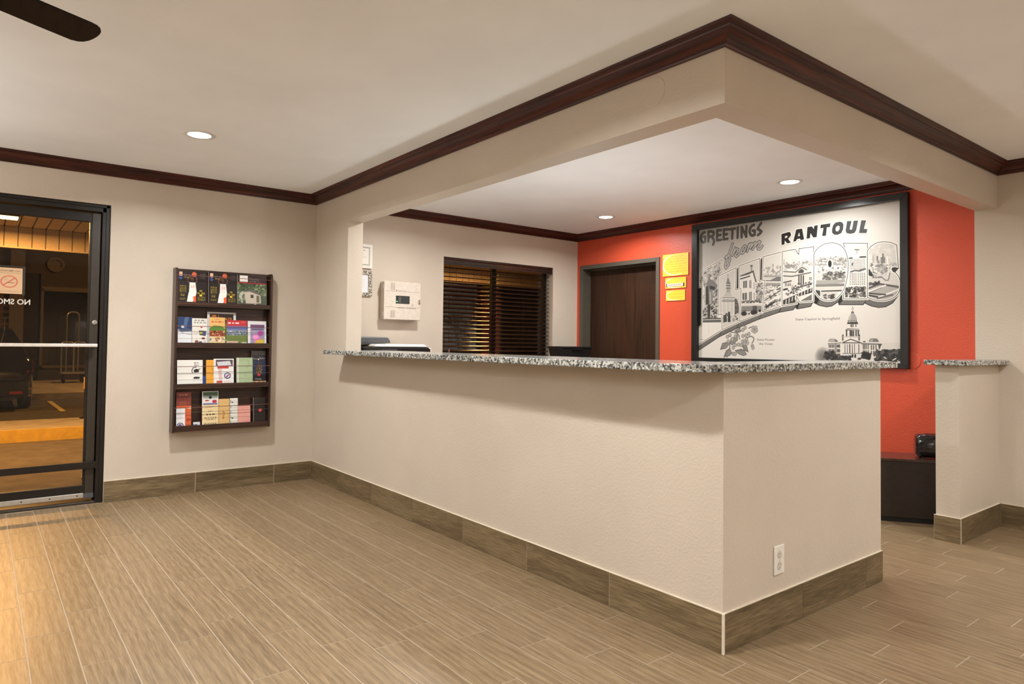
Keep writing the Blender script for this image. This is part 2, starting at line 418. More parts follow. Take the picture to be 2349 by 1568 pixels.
# one plank every 0.594 m; the joints of each row as they lie in the photograph
ROWX = {-1: 4.198, -2: 3.981, -3: 3.805, -4: 3.597, -5: 3.98, -6: 3.181, -7: .302, -8: .75, -9: .529, -10: .267, -11: .393, -12: .169, -13: .395, -14: .011, -15: .2,
        2: 4.283, 3: 4.453, 4: 4.685, 5: 4.388, 6: 4.211, 7: 4.575, 8: 4.69, 9: 4.394, 10: 4.113, 11: 4.333, 12: 4.187, 13: 4.413, 14: 4.112, 15: 3.918, 16: 3.66}
PL, PW, G = .594, .1503, .0021
unit = MB().box((-.5, -.5, -.006), (.5, .5, 0)); unit_me = None
rest = MB(); n_tile = 0
def in_view(x, y):
    dx, dy = x-5.658, y+2.276
    f = dx*-.786+dy*.618; s = dx*.618+dy*.786
    if f < 1.3 or abs(s) > f*.79+.25: return False
    return not (x < 3.9 and 0 < y < 2.35) and not (x < 3.45 and y > 0)
for k in range(-35, 21):
    y0, y1 = k*PW+G, (k+1)*PW-G
    y1 = min(y1, Y2-.001)
    if y1-y0 < .01: continue
    x = ROWX.get(k, 4.198-.2*(-1-k) % 3) % PL-PL
    while x < RX1:
        a, b = max(x+G, .001), min(x+PL-G, RX1-.001)
        if b-a > .01:
            cx, cy = (a+b)/2, (y0+y1)/2
            if in_view(cx, cy) and n_tile < 300:
                if unit_me is None:
                    t = unit.build('tile', M['tile'], fl, at=(0, 0, 0)); unit_me = t.data; t.location = Vector((cx, cy, 0))-WL[fl]
                else:
                    t = bpy.data.objects.new('tile', unit_me); COL.objects.link(t); t.parent = fl
                    t.location = Vector((cx, cy, 0))-WL[fl]
                t.scale = (b-a, y1-y0, 1); n_tile += 1
            else: rest.box((a, y0, -.006), (b, y1, 0))
        x += PL
r = rest.build('tile', M['tile'], fl); r['kind'] = 'stuff'
ce = MB().box((RX0-.14, RY0-.14, H), (RX1+.14, Y2+.14, H+.12)).build('ceiling', M['ceil'], at=(4, -1, H))
struct(ce, 'flat white painted ceiling', 'ceiling')

DY0, DY1, DZ = -2.60, -1.545, 2.145          # entrance door opening in the left wall
WY0, WY1, WZ0, WZ1 = 1.310, 2.752, .93, 2.027  # office window opening
wl = MB()
for a, b, c, d in ((RY0, DY0, 0, H), (DY0, DY1, DZ, H), (DY1, WY0, 0, H), (WY0, WY1, 0, WZ0), (WY0, WY1, WZ1, H), (WY1, Y2+.14, 0, H)):
    wl.box((-.14, a, c), (0, b, d))
struct(wl.build('wall_left', M['beige'], at=(0, 0, 0)), 'beige textured wall holding the glass door, the brochure rack and the office window', 'wall')
D2X0, D2X1, D2Z = .052, 1.205, 2.072         # office door opening
wb = MB()
XR = 3.964
wb.box((-.0, Y2, 0), (D2X0, Y2+.14, H), 1).box((D2X0, Y2, D2Z), (D2X1, Y2+.14, H), 1).box((D2X1, Y2, 0), (XR, Y2+.14, H), 1).box((XR, Y2, 0), (RX1, Y2+.14, H), 0)
struct(wb.build('wall_back', [M['beige'], M['red']], at=(2, Y2, 0)), 'back wall, orange red behind the counter and beige to the right', 'wall')
struct(MB().box((RX1, RY0, 0), (RX1+.14, Y2+.14, H)).build('wall_right', M['beige']), 'beige lobby wall on the right, beyond the frame', 'wall')
struct(MB().box((RX0-.14, RY0-.14, 0), (RX1+.14, RY0, H)).build('wall_front', M['beige']), 'beige lobby wall facing the counter, beyond the frame', 'wall')
hd = MB()
hd.box((0, 0, 0), (XO, T, H)).box((XO, 0, ZB), (L, T, H)).box((L-T, T, ZB), (L, Y2, H))
struct(hd.build('wall_header', M['beige'], at=(L, 0, ZB)), 'beige dropped beam framing the reception counter, with the full height pier at its left end', 'beam')
GZ0, GZ1 = 1.078, 1.109
hw = MB().box((XO, 0, 0), (L, T, GZ0)).box((L-T, T, 0), (L, W, GZ0))
struct(hw.build('wall_counter', M['beige'], at=(L, 0, 0)), 'beige half height wall of the reception counter', 'wall')
PX0, PY0 = L-.1294, 2.4187
struct(MB().box((PX0, PY0, 0), (L, Y2, GZ0)).build('wall_pony', M['beige'], at=(L, PY0, 0)), 'short beige half wall standing against the back wall', 'wall')

# crown moulding: a profile swept along each run, mitred in the corners
PROF = [(0, 2.355), (.011, 2.355), (.014, 2.363), (.020, 2.366), (.026, 2.376), (.040, 2.390), (.056, 2.399), (.064, 2.402), (.066, 2.409), (.074, 2.412), (.083, 2.419), (.0853, 2.4288), (0, 2.4288)]
def crown(n, a, na, b, nb, mat, label):
    rs = [[(p[0]+d*nn[0], p[1]+d*nn[1], z) for d, z in PROF] for p, nn in ((a, na), (b, nb))]
    o = MB().rings(rs).build('trim_%d' % n, mat, at=(a[0], a[1], 2.39)); struct(o, label, 'moulding')
crown(1, (0, RY0), (1, 0), (0, 0), (1, -1), M['crown_y'], 'dark mahogany crown moulding above the brochure rack wall')
crown(2, (0, 0), (1, -1), (2.684, 0), (0, -1), M['crown_x'], 'dark mahogany crown moulding, rear length along the front of the dropped beam')
crown(3, (2.685, 0), (0, -1), (L, 0), (1, -1), M['crown_x'], 'redder mahogany crown moulding, near length along the front of the dropped beam')
crown(4, (L, 0), (1, -1), (L, Y2), (1, -1), M['crown_y'], 'dark mahogany crown moulding along the right side of the dropped beam')
crown(5, (L, Y2), (1, -1), (RX1, Y2), (0, -1), M['crown_x'], 'dark mahogany crown moulding on the back wall right of the beam')
crown(6, (0, T), (1, 0), (0, Y2), (1, -1), M['crown_y'], 'dark mahogany crown moulding above the office window')
crown(7, (0, Y2), (1, -1), (L-T, Y2), (0, -1), M['crown_x'], 'dark mahogany crown moulding above the red wall')

# tile baseboards
bt = .009
def baseboard(name, joints, axis, fixed, sgn, mat, label, end=None):
    """joints: coordinates along AXIS; the tile face stands BT proud of FIXED towards SGN"""
    a, b = joints[0], joints[-1]
    other = 'y' if axis == 'x' else 'x'
    def bx(m, u0, u1, z0, z1, d0, d1):
        p = {axis: u0, other: fixed+sgn*d0, 'z': z0}; q = {axis: u1, other: fixed+sgn*d1, 'z': z1}
        m.box((p['x'], p['y'], p['z']), (q['x'], q['y'], q['z']))
    m = MB(); bx(m, a, b, .0005, HB-.001, 0, bt-.0015); bx(m, a, b, HB-.001, HB+.003, 0, bt-.001)
    c = {axis: (a+b)/2, other: fixed, 'z': 0}
    root = m.build(name, M['caulk'], at=(c['x'], c['y'], 0)); struct(root, label, 'baseboard')
    for i in range(len(joints)-1):
        u0, u1 = joints[i]+.0014, joints[i+1]-.0014
        t = MB(); bx(t, u0, u1, .001, HB, bt-.0015 if False else 0.0005, bt)
        c2 = {axis: (u0+u1)/2, other: fixed, 'z': 0}
        t.build('tile', mat, root, at=(c2['x'], c2['y'], 0))
baseboard('baseboard_left', [-1.545, -.930, -.3245, -bt], 'y', 0, 1, M['base_y'], 'grey brown tile baseboard under the brochure rack')
baseboard('baseboard_counter', [bt, .553, 1.147, 1.739, 2.330, 2.924, 3.510, L+bt], 'x', 0, -1, M['base_x'], 'grey brown tile baseboard along the long front of the counter')
baseboard('baseboard_return', [0.0, .5765, 1.1727, W+.002], 'y', L, 1, M['base_y'], 'grey brown tile baseboard along the short right side of the counter')
baseboard('baseboard_pony', [PX0-bt, L+bt], 'x', PY0, -1, M['base_x'], 'grey brown tile across the end of the short half wall')
baseboard('baseboard_pony_side', [PY0, Y2-.045, Y2-.0095], 'y', L, 1, M['base_y'], 'grey brown tile baseboard along the right side of the short half wall')
baseboard('baseboard_back', [L+bt, L+.6, L+1.195, L+1.79, L+2.385, L+2.98, L+3.575, RX1], 'x', Y2, -1, M['base_x'], 'grey brown tile baseboard on the back wall right of the half wall')
cb = MB().box((L+.004, -.0125, .001), (L+bt+.0035, -.004, HB+.002)).build('trim_8', M['caulk']); struct(cb, 'pale metal edge strip on the counter baseboard corner', 'trim')

# ================================================================== ENTRANCE DOOR (door_1)
d1 = thing('door_1', (-.06, -2.07, 0), 'dark bronze aluminium glass entrance door with a pale push bar', 'door', kind='structure')
xf, xb = -.015, -.125
f = MB()
f.box((xb, DY1-.050, 0), (xf, DY1, DZ)).box((xb, DY0, 0), (xf, DY0+.05, DZ)).box((xb, DY0, DZ-.055), (xf, DY1, DZ))
f.box((xb, DY1-.062, 0), (xf-.05, DY1-.05, DZ-.055)).box((xf-.012, DY1-.028, 0), (xf+.006, DY1-.004, DZ)).box((xf-.012, DY0, DZ-.024), (xf+.006, DY1, DZ-.004))
f.build('frame', M['bronze'], d1, at=(-.06, -1.57, 0), bevel=.002)
sy = -1.600                                  # latch side of the leaf
f = MB().box((-.088, sy-.055, .035), (-.042, sy, 2.082)).build('stile', M['bronze_l'], d1, at=(-.06, sy-.03, 0), bevel=.003)
MB().box((-.088, DY0+.055, .035), (-.042, DY0+.11, 2.082)).build('stile', M['bronze'], d1, at=(-.06, DY0+.08, 0), bevel=.003)
MB().box((-.086, DY0+.11, 2.016), (-.044, sy-.055, 2.082)).build('top_rail', M['bronze'], d1, at=(-.06, -2.1, 2.05), bevel=.003)
MB().box((-.086, DY0+.11, .045), (-.044, sy-.055, .131)).build('bottom_rail', M['bronze'], d1, at=(-.06, -2.1, .09), bevel=.003)
MB().box((-.082, sy-.068, .131), (-.048, sy-.055, 2.016)).box((-.082, DY0+.11, .131), (-.048, DY0+.122, 2.016)).build('glazing_bead', M['bronze'], d1, at=(-.065, sy-.06, 1))
MB().box((-.068, DY0+.115, .125), (-.062, sy-.058, 2.02)).build('pane', M['pane'], d1, at=(-.065, -2.1, 1))
pb = MB().box((.018, DY0+.08, 1.116), (.044, sy-.010, 1.139)).build('push_bar', M['white_metal'], d1, at=(.03, -2.1, 1.128), bevel=.004)
MB().box((-.042, sy-.040, 1.118), (.018, sy-.018, 1.137)).box((-.042, DY0+.085, 1.118), (.018, DY0+.105, 1.137)).build('bracket', M['bronze'], pb)
lb = MB().box((-.030, DY0+.08, .250), (-.012, sy+.008, .298)).build('kick_bar', M['bronze'], d1, at=(-.02, -2.1, .27), bevel=.002)
MB().lathe([(.0, 0), (.006, 0), (.006, .003), (0, .0035)], (-.0125, sy-.012, .274), 10, axis='x').build('screw', M['bronze_l'], lb)
MB().box((-.042, sy-.030, .25), (-.030, sy-.008, .298)).build('bracket', M['bronze'], lb)
sw = MB().box((-.044, DY0+.11, .043), (-.034, -1.662, .076)).build('door_sweep', M['alu'], d1, at=(-.04, -2.1, .06), bevel=.002)
for yy in (-1.70, -1.86, -2.02, -2.18): MB().lathe([(0, 0), (.005, 0), (.004, .002), (0, .002)], (-.034, yy, .060), 8, axis='x').build('screw', M['bronze'], sw)
MB().box((-.046, -1.662, .038), (-.036, sy, .072)).build('sweep_end', M['gray_plastic'], d1)
MB().box((-.135, DY0+.05, 0), (-.01, DY1-.05, .018)).build('threshold', M['bronze_l'], d1, at=(-.07, -2.07, 0), bevel=.004)
lk = MB().lathe([(0, 0), (.017, 0), (.017, .006), (.012, .010), (0, .010)], (-.042, sy-.022, 1.292), 14, axis='x').build('lock_cylinder', M['alu'], d1, smooth=False)
MB().box((-.034, sy-.025, 1.282), (-.022, sy-.019, 1.302)).build('thumb_turn', M['chrome'], lk)
MB().box((-.042, sy-.034, 1.325), (-.040, sy-.010, 1.345)).build('lock_indicator', M['bronze_l'], d1)
# vinyl words on the outside of the pane, so they read mirrored from inside
p = Print(560, 64, (12, 9, 6)); p = None
lv = MB()
v, tri = glyph_tris('NO SMOKING', .02, 0)
mn, mx = v.min(0), v.max(0); s = .302/(mx[0]-mn[0])
lv.add([(-.0695, -2.004-(a-mn[0])*s, 1.4025+(b-mn[1])*s*1.05) for a, b in v], [tuple(int(i) for i in t) for t in tri])
# (flat vinyl letters with real thickness)
k = len(lv.v); lv.v += [(x-.0008, y, z) for x, y, z in lv.v]; lv.f += [tuple(reversed([i+k for i in q])) for q in lv.f]; lv.m += [0]*(len(lv.f)-len(lv.m))
lv.build('lettering', M['white_plastic'], d1)['label'] = 'white vinyl NO SMOKING lettering, mirrored from inside'
# taped paper notice, printed side facing out: a faint mirrored print shows through
p = Print(220, 300, (214, 178, 140))
p.text('NO SMOKING', 24, 44, (120, 96, 76), width=176, bold=.01, mirror=True)
p.line([(16, 56), (204, 56)], 2, (150, 120, 95)); p.squiggle(20, 62, 200, 5, (150, 120, 95), seed=3)
p.ell(112, 160, 72, 72, (205, 110, 90)); p.ell(112, 160, 60, 60, (214, 178, 140))
p.line([(64, 204), (160, 116)], 13, (205, 110, 90))
p.line([(100, 172), (150, 172)], 7, (110, 90, 75)); p.line([(150, 172), (156, 172)], 7, (190, 100, 60))
for q in ((86, 120, 12), (74, 138, 9), (92, 140, 7)): p.ell(q[0], q[1], q[2], q[2], (185, 150, 120)); p.ell(q[0], q[1], q[2]-3, q[2]-3, (214, 178, 140))
p.squiggle(24, 268, 200, 5, (120, 96, 76), seed=4); p.squiggle(34, 279, 190, 4, (150, 120, 95), seed=5)
sg = sheet('notice', (-.0605, -2.20, 1.650), (-.0605, -2.053, 1.650), (-.0605, -2.051, 1.474), (-.0605, -2.20, 1.474), .001, p.material('no smoking notice', .7), M['paper'])
tag(sg, 'paper no smoking notice taped inside the entrance door glass, print mirrored', 'notice')
MB().box((-.0615, -2.215, 1.655), (-.0602, -2.036, 1.664)).box((-.0615, -2.0515, 1.466), (-.0602, -2.036, 1.655)).build('tape', M['bronze_l'], sg)

# ================================================================== OFFICE DOOR (door_2)
d2 = thing('door_2', (.63, Y2, 0), 'plain dark brown office door in a brown grey metal frame on the red wall', 'door', kind='structure')
fx, fr = .046, Y2-.012
f = MB()
for a, b in ((D2X0, D2X0+fx), (D2X1-fx, D2X1)):
    f.box((a, fr, 0), (b, Y2+.14, D2Z))
f.box((D2X0+fx+.0005, fr, D2Z-fx), (D2X1-fx-.0005, Y2+.14, D2Z))
f.build('frame', M['door_frame'], d2, at=(.63, Y2, 2.0), bevel=.004)
f = MB().box((D2X0+fx, Y2+.085, 0), (D2X0+fx+.014, Y2+.105, D2Z-fx)).box((D2X1-fx-.014, Y2+.085, 0), (D2X1-fx, Y2+.105, D2Z-fx)).box((D2X0+fx, Y2+.085, D2Z-fx-.014), (D2X1-fx, Y2+.105, D2Z-fx)).build('stop', M['door_frame'], d2)
MB().box((D2X0+fx+.003, Y2+.105, .01), (D2X1-fx-.003, Y2+.148, D2Z-fx-.003)).build('leaf', M['door_wood'], d2, at=(.63, Y2+.12, 1))
kb = MB().lathe([(.028, 0), (.028, .006), (.011, .010), (.011, .030), (.024, .040), (.029, .052), (.024, .064), (0, .068)], (1.075, Y2+.105, .985), 18, axis='y')
kb.v = [(x, 2*(Y2+.105)-y, z) for x, y, z in kb.v]
kb.build('knob', M['chrome'], d2, smooth=True)
MB().lathe([(.024, 0), (.022, -.012), (.010, -.014), (0, -.014)], (1.12, Y2+.105, 1.055), 16, axis='y').build('deadbolt', M['chrome'], d2)

# ================================================================== OFFICE WINDOW (window_1) and blind
w1 = thing('window_1', (-.13, 2.03, WZ0), 'two pane office window with a dark frame behind the wooden blind', 'window', kind='structure')
f = MB(); xw0, xw1 = -.148, -.112
f.box((xw0, WY0, WZ0), (xw1, WY0+.05, WZ1)).box((xw0, WY1-.05, WZ0), (xw1, WY1, WZ1)).box((xw0, WY0+.05, WZ0), (xw1, WY1-.05, WZ0+.05)).box((xw0, WY0+.05, WZ1-.05), (xw1, WY1-.05, WZ1))
f.build('frame', M['bronze'], w1, at=(-.13, 2.03, 1.5))
MB().box((xw0+.002, 1.985, WZ0+.05), (xw1+.004, 2.040, WZ1-.05)).build('mullion', M['bronze'], w1)
for a, b in ((WY0+.045, 1.987), (2.038, WY1-.045)): MB().box((-.133, a, WZ0+.045), (-.128, b, WZ1-.045)).build('pane', M['pane2'], w1)
MB().box((-.125, WY0+.002, WZ0), (.015, WY1-.002, WZ0+.02)).build('sill', M['beige'], w1)
bl = thing('window_blind', (-.055, 2.03, WZ1), 'dark walnut slatted venetian blind lowered over the office window, slats half open', 'window blind')
va = MB()
pr_ = [(-.005, 2.025), (.006, 2.025), (.009, 2.020), (.009, 2.012), (.004, 2.000), (.003, 1.972), (.008, 1.962), (.008, 1.952), (-.006, 1.952)]
va.rings([[(d-.012, y, z) for d, z in pr_] for y in (WY0+.004, WY1-.006)]).build('valance', M['slat'], bl)
MB().box((-.085, WY0+.01, 1.965), (-.03, WY1-.01, 2.02)).build('head_rail', M['bronze'], bl)
slat_me = None; pitchz = .0437; tilt = math.radians(17)
prof = []
for t in (-1, -.5, 0, .5, 1):
    prof.append((t*.025, .0016-.0016*abs(t)**2))
ringp = [(a, b+.0015) for a, b in prof]+[(a, b-.0015) for a, b in reversed(prof)]
ct, st = math.cos(tilt), math.sin(tilt)
for i in range(24):
    z = 1.927-i*pitchz
    if z < WZ0+.03: break
    c0 = (-.058, 2.031, z)
    if slat_me is None:
        m = MB().rings([[(c0[0]+a*ct+b*st, y, z-a*st+b*ct) for a, b in ringp] for y in (WY0+.010, WY1-.018)])
        s = m.build('slat', M['slat'], bl, at=c0); slat_me = s.data
    else:
        s = bpy.data.objects.new('slat', slat_me); COL.objects.link(s); s.parent = bl; s.location = Vector(c0)-WL[bl]
for y in (1.43, 1.73, 2.02, 2.36, 2.64):
    MB().tube([(-.084, y, WZ0+.03), (-.084, y, 1.97)], .0009, 5).tube([(-.031, y, WZ0+.03), (-.031, y, 1.97)], .0009, 5).build('ladder_cord', M['slat'], bl)
pc = MB().tube([(-.024, 1.400, 1.10), (-.024, 1.400, 1.96)], .0010, 5).build('pull_cord', M['slat'], bl)
MB().lathe([(.003, .022), (.006, .018), (.010, .004), (.011, -.010), (.008, -.018), (0, -.020)], (-.024, 1.400, 1.092), 12).build('tassel', M['rod'], pc, smooth=True)
MB().box((-.083, WY0+.010, WZ0+.022), (-.033, WY1-.018, WZ0+.034)).build('bottom_rail', M['slat'], bl)

# ================================================================== COUNTERTOPS
ov, rr = .18, .20
xr = L+.06; pts = [(.635, -ov)]
pts += [(xr-rr+rr*math.sin(a), -ov+rr-rr*math.cos(a)) for a in [PI/2*i/10 for i in range(11)]]
pts += [(xr, 1.415), (L-T-.12, 1.415), (L-T-.12, .30), (XO+.001, .30), (XO+.001, .001), (.635, .001)]
gt = MB().prism(pts, GZ0, GZ1).build('granite_countertop', M['granite'], at=(3.5, 0, GZ0), bevel=.003)
tag(gt, 'speckled grey granite countertop on the long reception counter', 'countertop')
gc = MB().prism([(PX0-.045, PY0-.055), (L+.058, PY0-.055), (L+.058, Y2-.001), (PX0-.045, Y2-.001)], GZ0, GZ1).build('granite_countertop', M['granite'], at=(4.03, 2.75, GZ0), bevel=.003)
tag(gc, 'small speckled grey granite slab capping the short half wall', 'countertop')

# outlet on the counter return
ou = thing('wall_outlet', (L, .392, .284), 'ivory duplex power outlet low on the right side of the counter', 'outlet')
MB().box((L+.0003, .354, .2245), (L+.006, .431, .3445)).build('cover_plate', M['white_plastic'], ou, bevel=.003)
for zz in (.306, .262):
    sk = MB().lathe([(.0165, 0), (.0165, .0016), (0, .0016)], (L+.006, .392, zz), 18, axis='x').build('socket', M['cream_metal'], ou)
    sl = MB()
    for dy, hh in ((-.0065, .009), (.0065, .0075)): sl.box((L+.0073, .392+dy-.0011, zz+.004-hh/2), (L+.0081, .392+dy+.0011, zz+.004+hh/2))
    sl.lathe([(.0026, 0), (.0026, .0006), (0, .0006)], (L+.0075, .392, zz-.0085), 8, axis='x').build('slots', M['cream_dark'], sk)
MB().lathe([(.0035, 0), (.003, .0015), (0, .002)], (L+.006, .392, .284), 8, axis='x').build('screw', M['cream_metal'], ou)
# blank round covers, painted over
cv = MB().lathe([(.062, 0), (.062, -.0025), (.056, -.005), (0, -.005)], (3.56, Y2, 1.085), 32, axis='y').build('blank_cover', M['red'], at=(3.56, Y2, 1.085), smooth=False)
tag(cv, 'round blank cover painted red, right of the framed poster', 'cover plate')
cv = MB().lathe([(.067, 0), (.067, -.0015), (.061, -.003), (0, -.003)], (3.738, 0, 2.280), 36, axis='y').build('blank_cover', M['beige'], at=(3.738, 0, 2.28), smooth=False)
tag(cv, 'round blank cover painted beige, on the dropped beam under the crown', 'cover plate')
sn = MB().box((0, .405, 2.216), (.022, .437, 2.254)).build('sensor_box', M['white_plastic'], at=(0, .42, 2.235), bevel=.003)
tag(sn, 'tiny white plastic box high on the office wall beside the opening', 'sensor')

# ================================================================== DOWNLIGHTS
dl_root = None
dl_labels = ['round recessed downlight in the lobby ceiling above the brochure rack', 'round recessed office downlight farther from the poster, above the office door', 'round recessed office downlight nearer the framed poster']
def downlight(x, y, label):
    t = thing('downlight', (x, y, H), label, 'ceiling light', 'recessed ceiling downlights')
    MB().lathe([(.066, -.0025), (.070, -.004), (.088, -.0035), (.093, 0), (.066, 0)], (x, y, H), 36, cap=False).build('trim_ring', M['white_plastic'], t, smooth=True)
    MB().lathe([(.066, -.002), (0, -.0025)], (x, y, H), 36, cap=False).build('lens', M['lens'], t)
    return t
for (x, y, p_), lab in zip(DOWN[:3], dl_labels): downlight(x, y, lab)
for lx, ly, lab in ((1.25, -4.0, 'torchiere added as ceiling fill light near the left lobby wall, beyond the frame'), (7.0, -4.2, 'torchiere added as ceiling fill light behind the camera, beyond the frame'), (7.6, 2.6, 'torchiere added as ceiling fill light near the back wall, beyond the frame')):
    tc = thing('fill_lamp', (lx, ly, 0), lab, 'lamp', 'added ceiling fill lamps')  # stand of an added fill light that lifts the lobby ceiling
    MB().lathe([(0, 0), (.14, 0), (.14, .02), (.03, .035), (0, .035)], (lx, ly, 0), 24).build('base', M['bronze'], tc, smooth=True)
    MB().tube([(lx, ly, .03), (lx, ly, 1.65)], .014, 10).build('pole', M['bronze'], tc)
    MB().lathe([(.03, 1.64), (.12, 1.67), (.18, 1.75), (.175, 1.75), (.115, 1.678), (.0, 1.65)], (lx, ly, 0), 28).build('bowl', M['bronze'], tc, smooth=True)
ul = thing('fill_lamp', (2.2, 1.05, 0), 'low uplighter added as unseen fill light on the office floor behind the counter', 'lamp')  # added out of sight to lift the office ceiling
MB().lathe([(0, 0), (.13, 0), (.13, .02), (.03, .035), (0, .035)], (2.2, 1.05, 0), 24).build('base', M['bronze'], ul, smooth=True)
MB().tube([(2.2, 1.05, .03), (2.2, 1.05, .65)], .014, 10).build('pole', M['bronze'], ul)
MB().lathe([(.03, .64), (.10, .67), (.15, .75), (.145, .75), (.095, .678), (.0, .65)], (2.2, 1.05, 0), 28).build('bowl', M['bronze'], ul, smooth=True)

# ================================================================== CEILING FAN (one blade shows)
fn = thing('ceiling_fan', (3.27, -2.58, H), 'dark espresso ceiling fan, one rounded blade reaching into view', 'ceiling fan')
hx, hy, bz = 3.27, -2.58, 2.206
MB().lathe([(0, 2.428), (.075, 2.428), (.072, 2.405), (.045, 2.380), (.018, 2.372), (.018, 2.330), (.0, 2.330)], (hx, hy, 0), 24).build('canopy', M['bronze'], fn, smooth=True)
MB().lathe([(0, 2.332), (.06, 2.332), (.115, 2.315), (.125, 2.27), (.125, 2.235), (.10, 2.215), (.05, 2.205), (.045, 2.165), (.03, 2.15), (0, 2.148)], (hx, hy, 0), 28).build('motor_housing', M['bronze'], fn, smooth=True)
for k in range(5):
    a = math.radians(116.5+72*k); pitch_ = math.radians(-13)
    def P3(r, s, dz):                      # radial, sideways, up -> world
        y_, z_ = s*math.cos(pitch_)-dz*math.sin(pitch_), s*math.sin(pitch_)+dz*math.cos(pitch_)
        return (hx+r*math.cos(a)-y_*math.sin(a), hy+r*math.sin(a)+y_*math.cos(a), bz+z_)
    out = [(.16, -.052), (.30, -.056), (.50, -.061), (.605, -.063), (.625, -.061), (.640, -.054), (.650, -.042), (.655, -.026), (.657, -.008), (.656, .012), (.653, .028), (.645, .045), (.632, .056), (.612, .062), (.50, .061), (.30, .056), (.16, .052)]
    n = len(out); m = MB()
    m.add([P3(r, s, -.003) for r, s in out]+[P3(r, s, .003) for r, s in out], [tuple(reversed(range(n))), tuple(range(n, 2*n))]+[(i, (i+1) % n, n+(i+1) % n, n+i) for i in range(n)])
    b = m.build('blade', M['fan'], fn, at=P3(.4, 0, 0))
    m = MB(); m.hexa([P3(.10, -.02, -.010), P3(.24, -.030, -.008), P3(.24, .030, -.008), P3(.10, .02, -.010), P3(.10, -.02, -.003), P3(.24, -.030, -.003), P3(.24, .030, -.003), P3(.10, .02, -.003)])
    m.build('blade_iron', M['bronze'], b)

# ================================================================== FRAMED POSTER
po = thing('framed_poster', (2.59, Y2, 1.02), 'large black framed Greetings from Rantoul Illinois postcard poster on the red wall', 'poster')
ox0, ox1, oz0, oz1 = 1.625, 3.552, 1.026, 2.336
ix0, ix1, iz0, iz1 = 1.688, 3.496, 1.0665, 2.282
yf, yb = Y2-.045, Y2-.001
def bar(p, q):
    MB().hexa([(p[0][0], yf, p[0][1]), (p[1][0], yf, p[1][1]), (p[1][0], yb, p[1][1]), (p[0][0], yb, p[0][1]), (q[0][0], yf, q[0][1]), (q[1][0], yf, q[1][1]), (q[1][0], yb, q[1][1]), (q[0][0], yb, q[0][1])]).build('frame_rail', M['black'], po, bevel=.003)
bar(((ox0, oz0), (ox1, oz0)), ((ix0, iz0), (ix1, iz0)))
bar(((ix0, iz1), (ix1, iz1)), ((ox0, oz1), (ox1, oz1)))
bar(((ox0, oz0), (ix0, iz0)), ((ox0, oz1), (ix0, iz1)))
bar(((ix1, iz0), (ox1, oz0)), ((ix1, iz1), (ox1, oz1)))
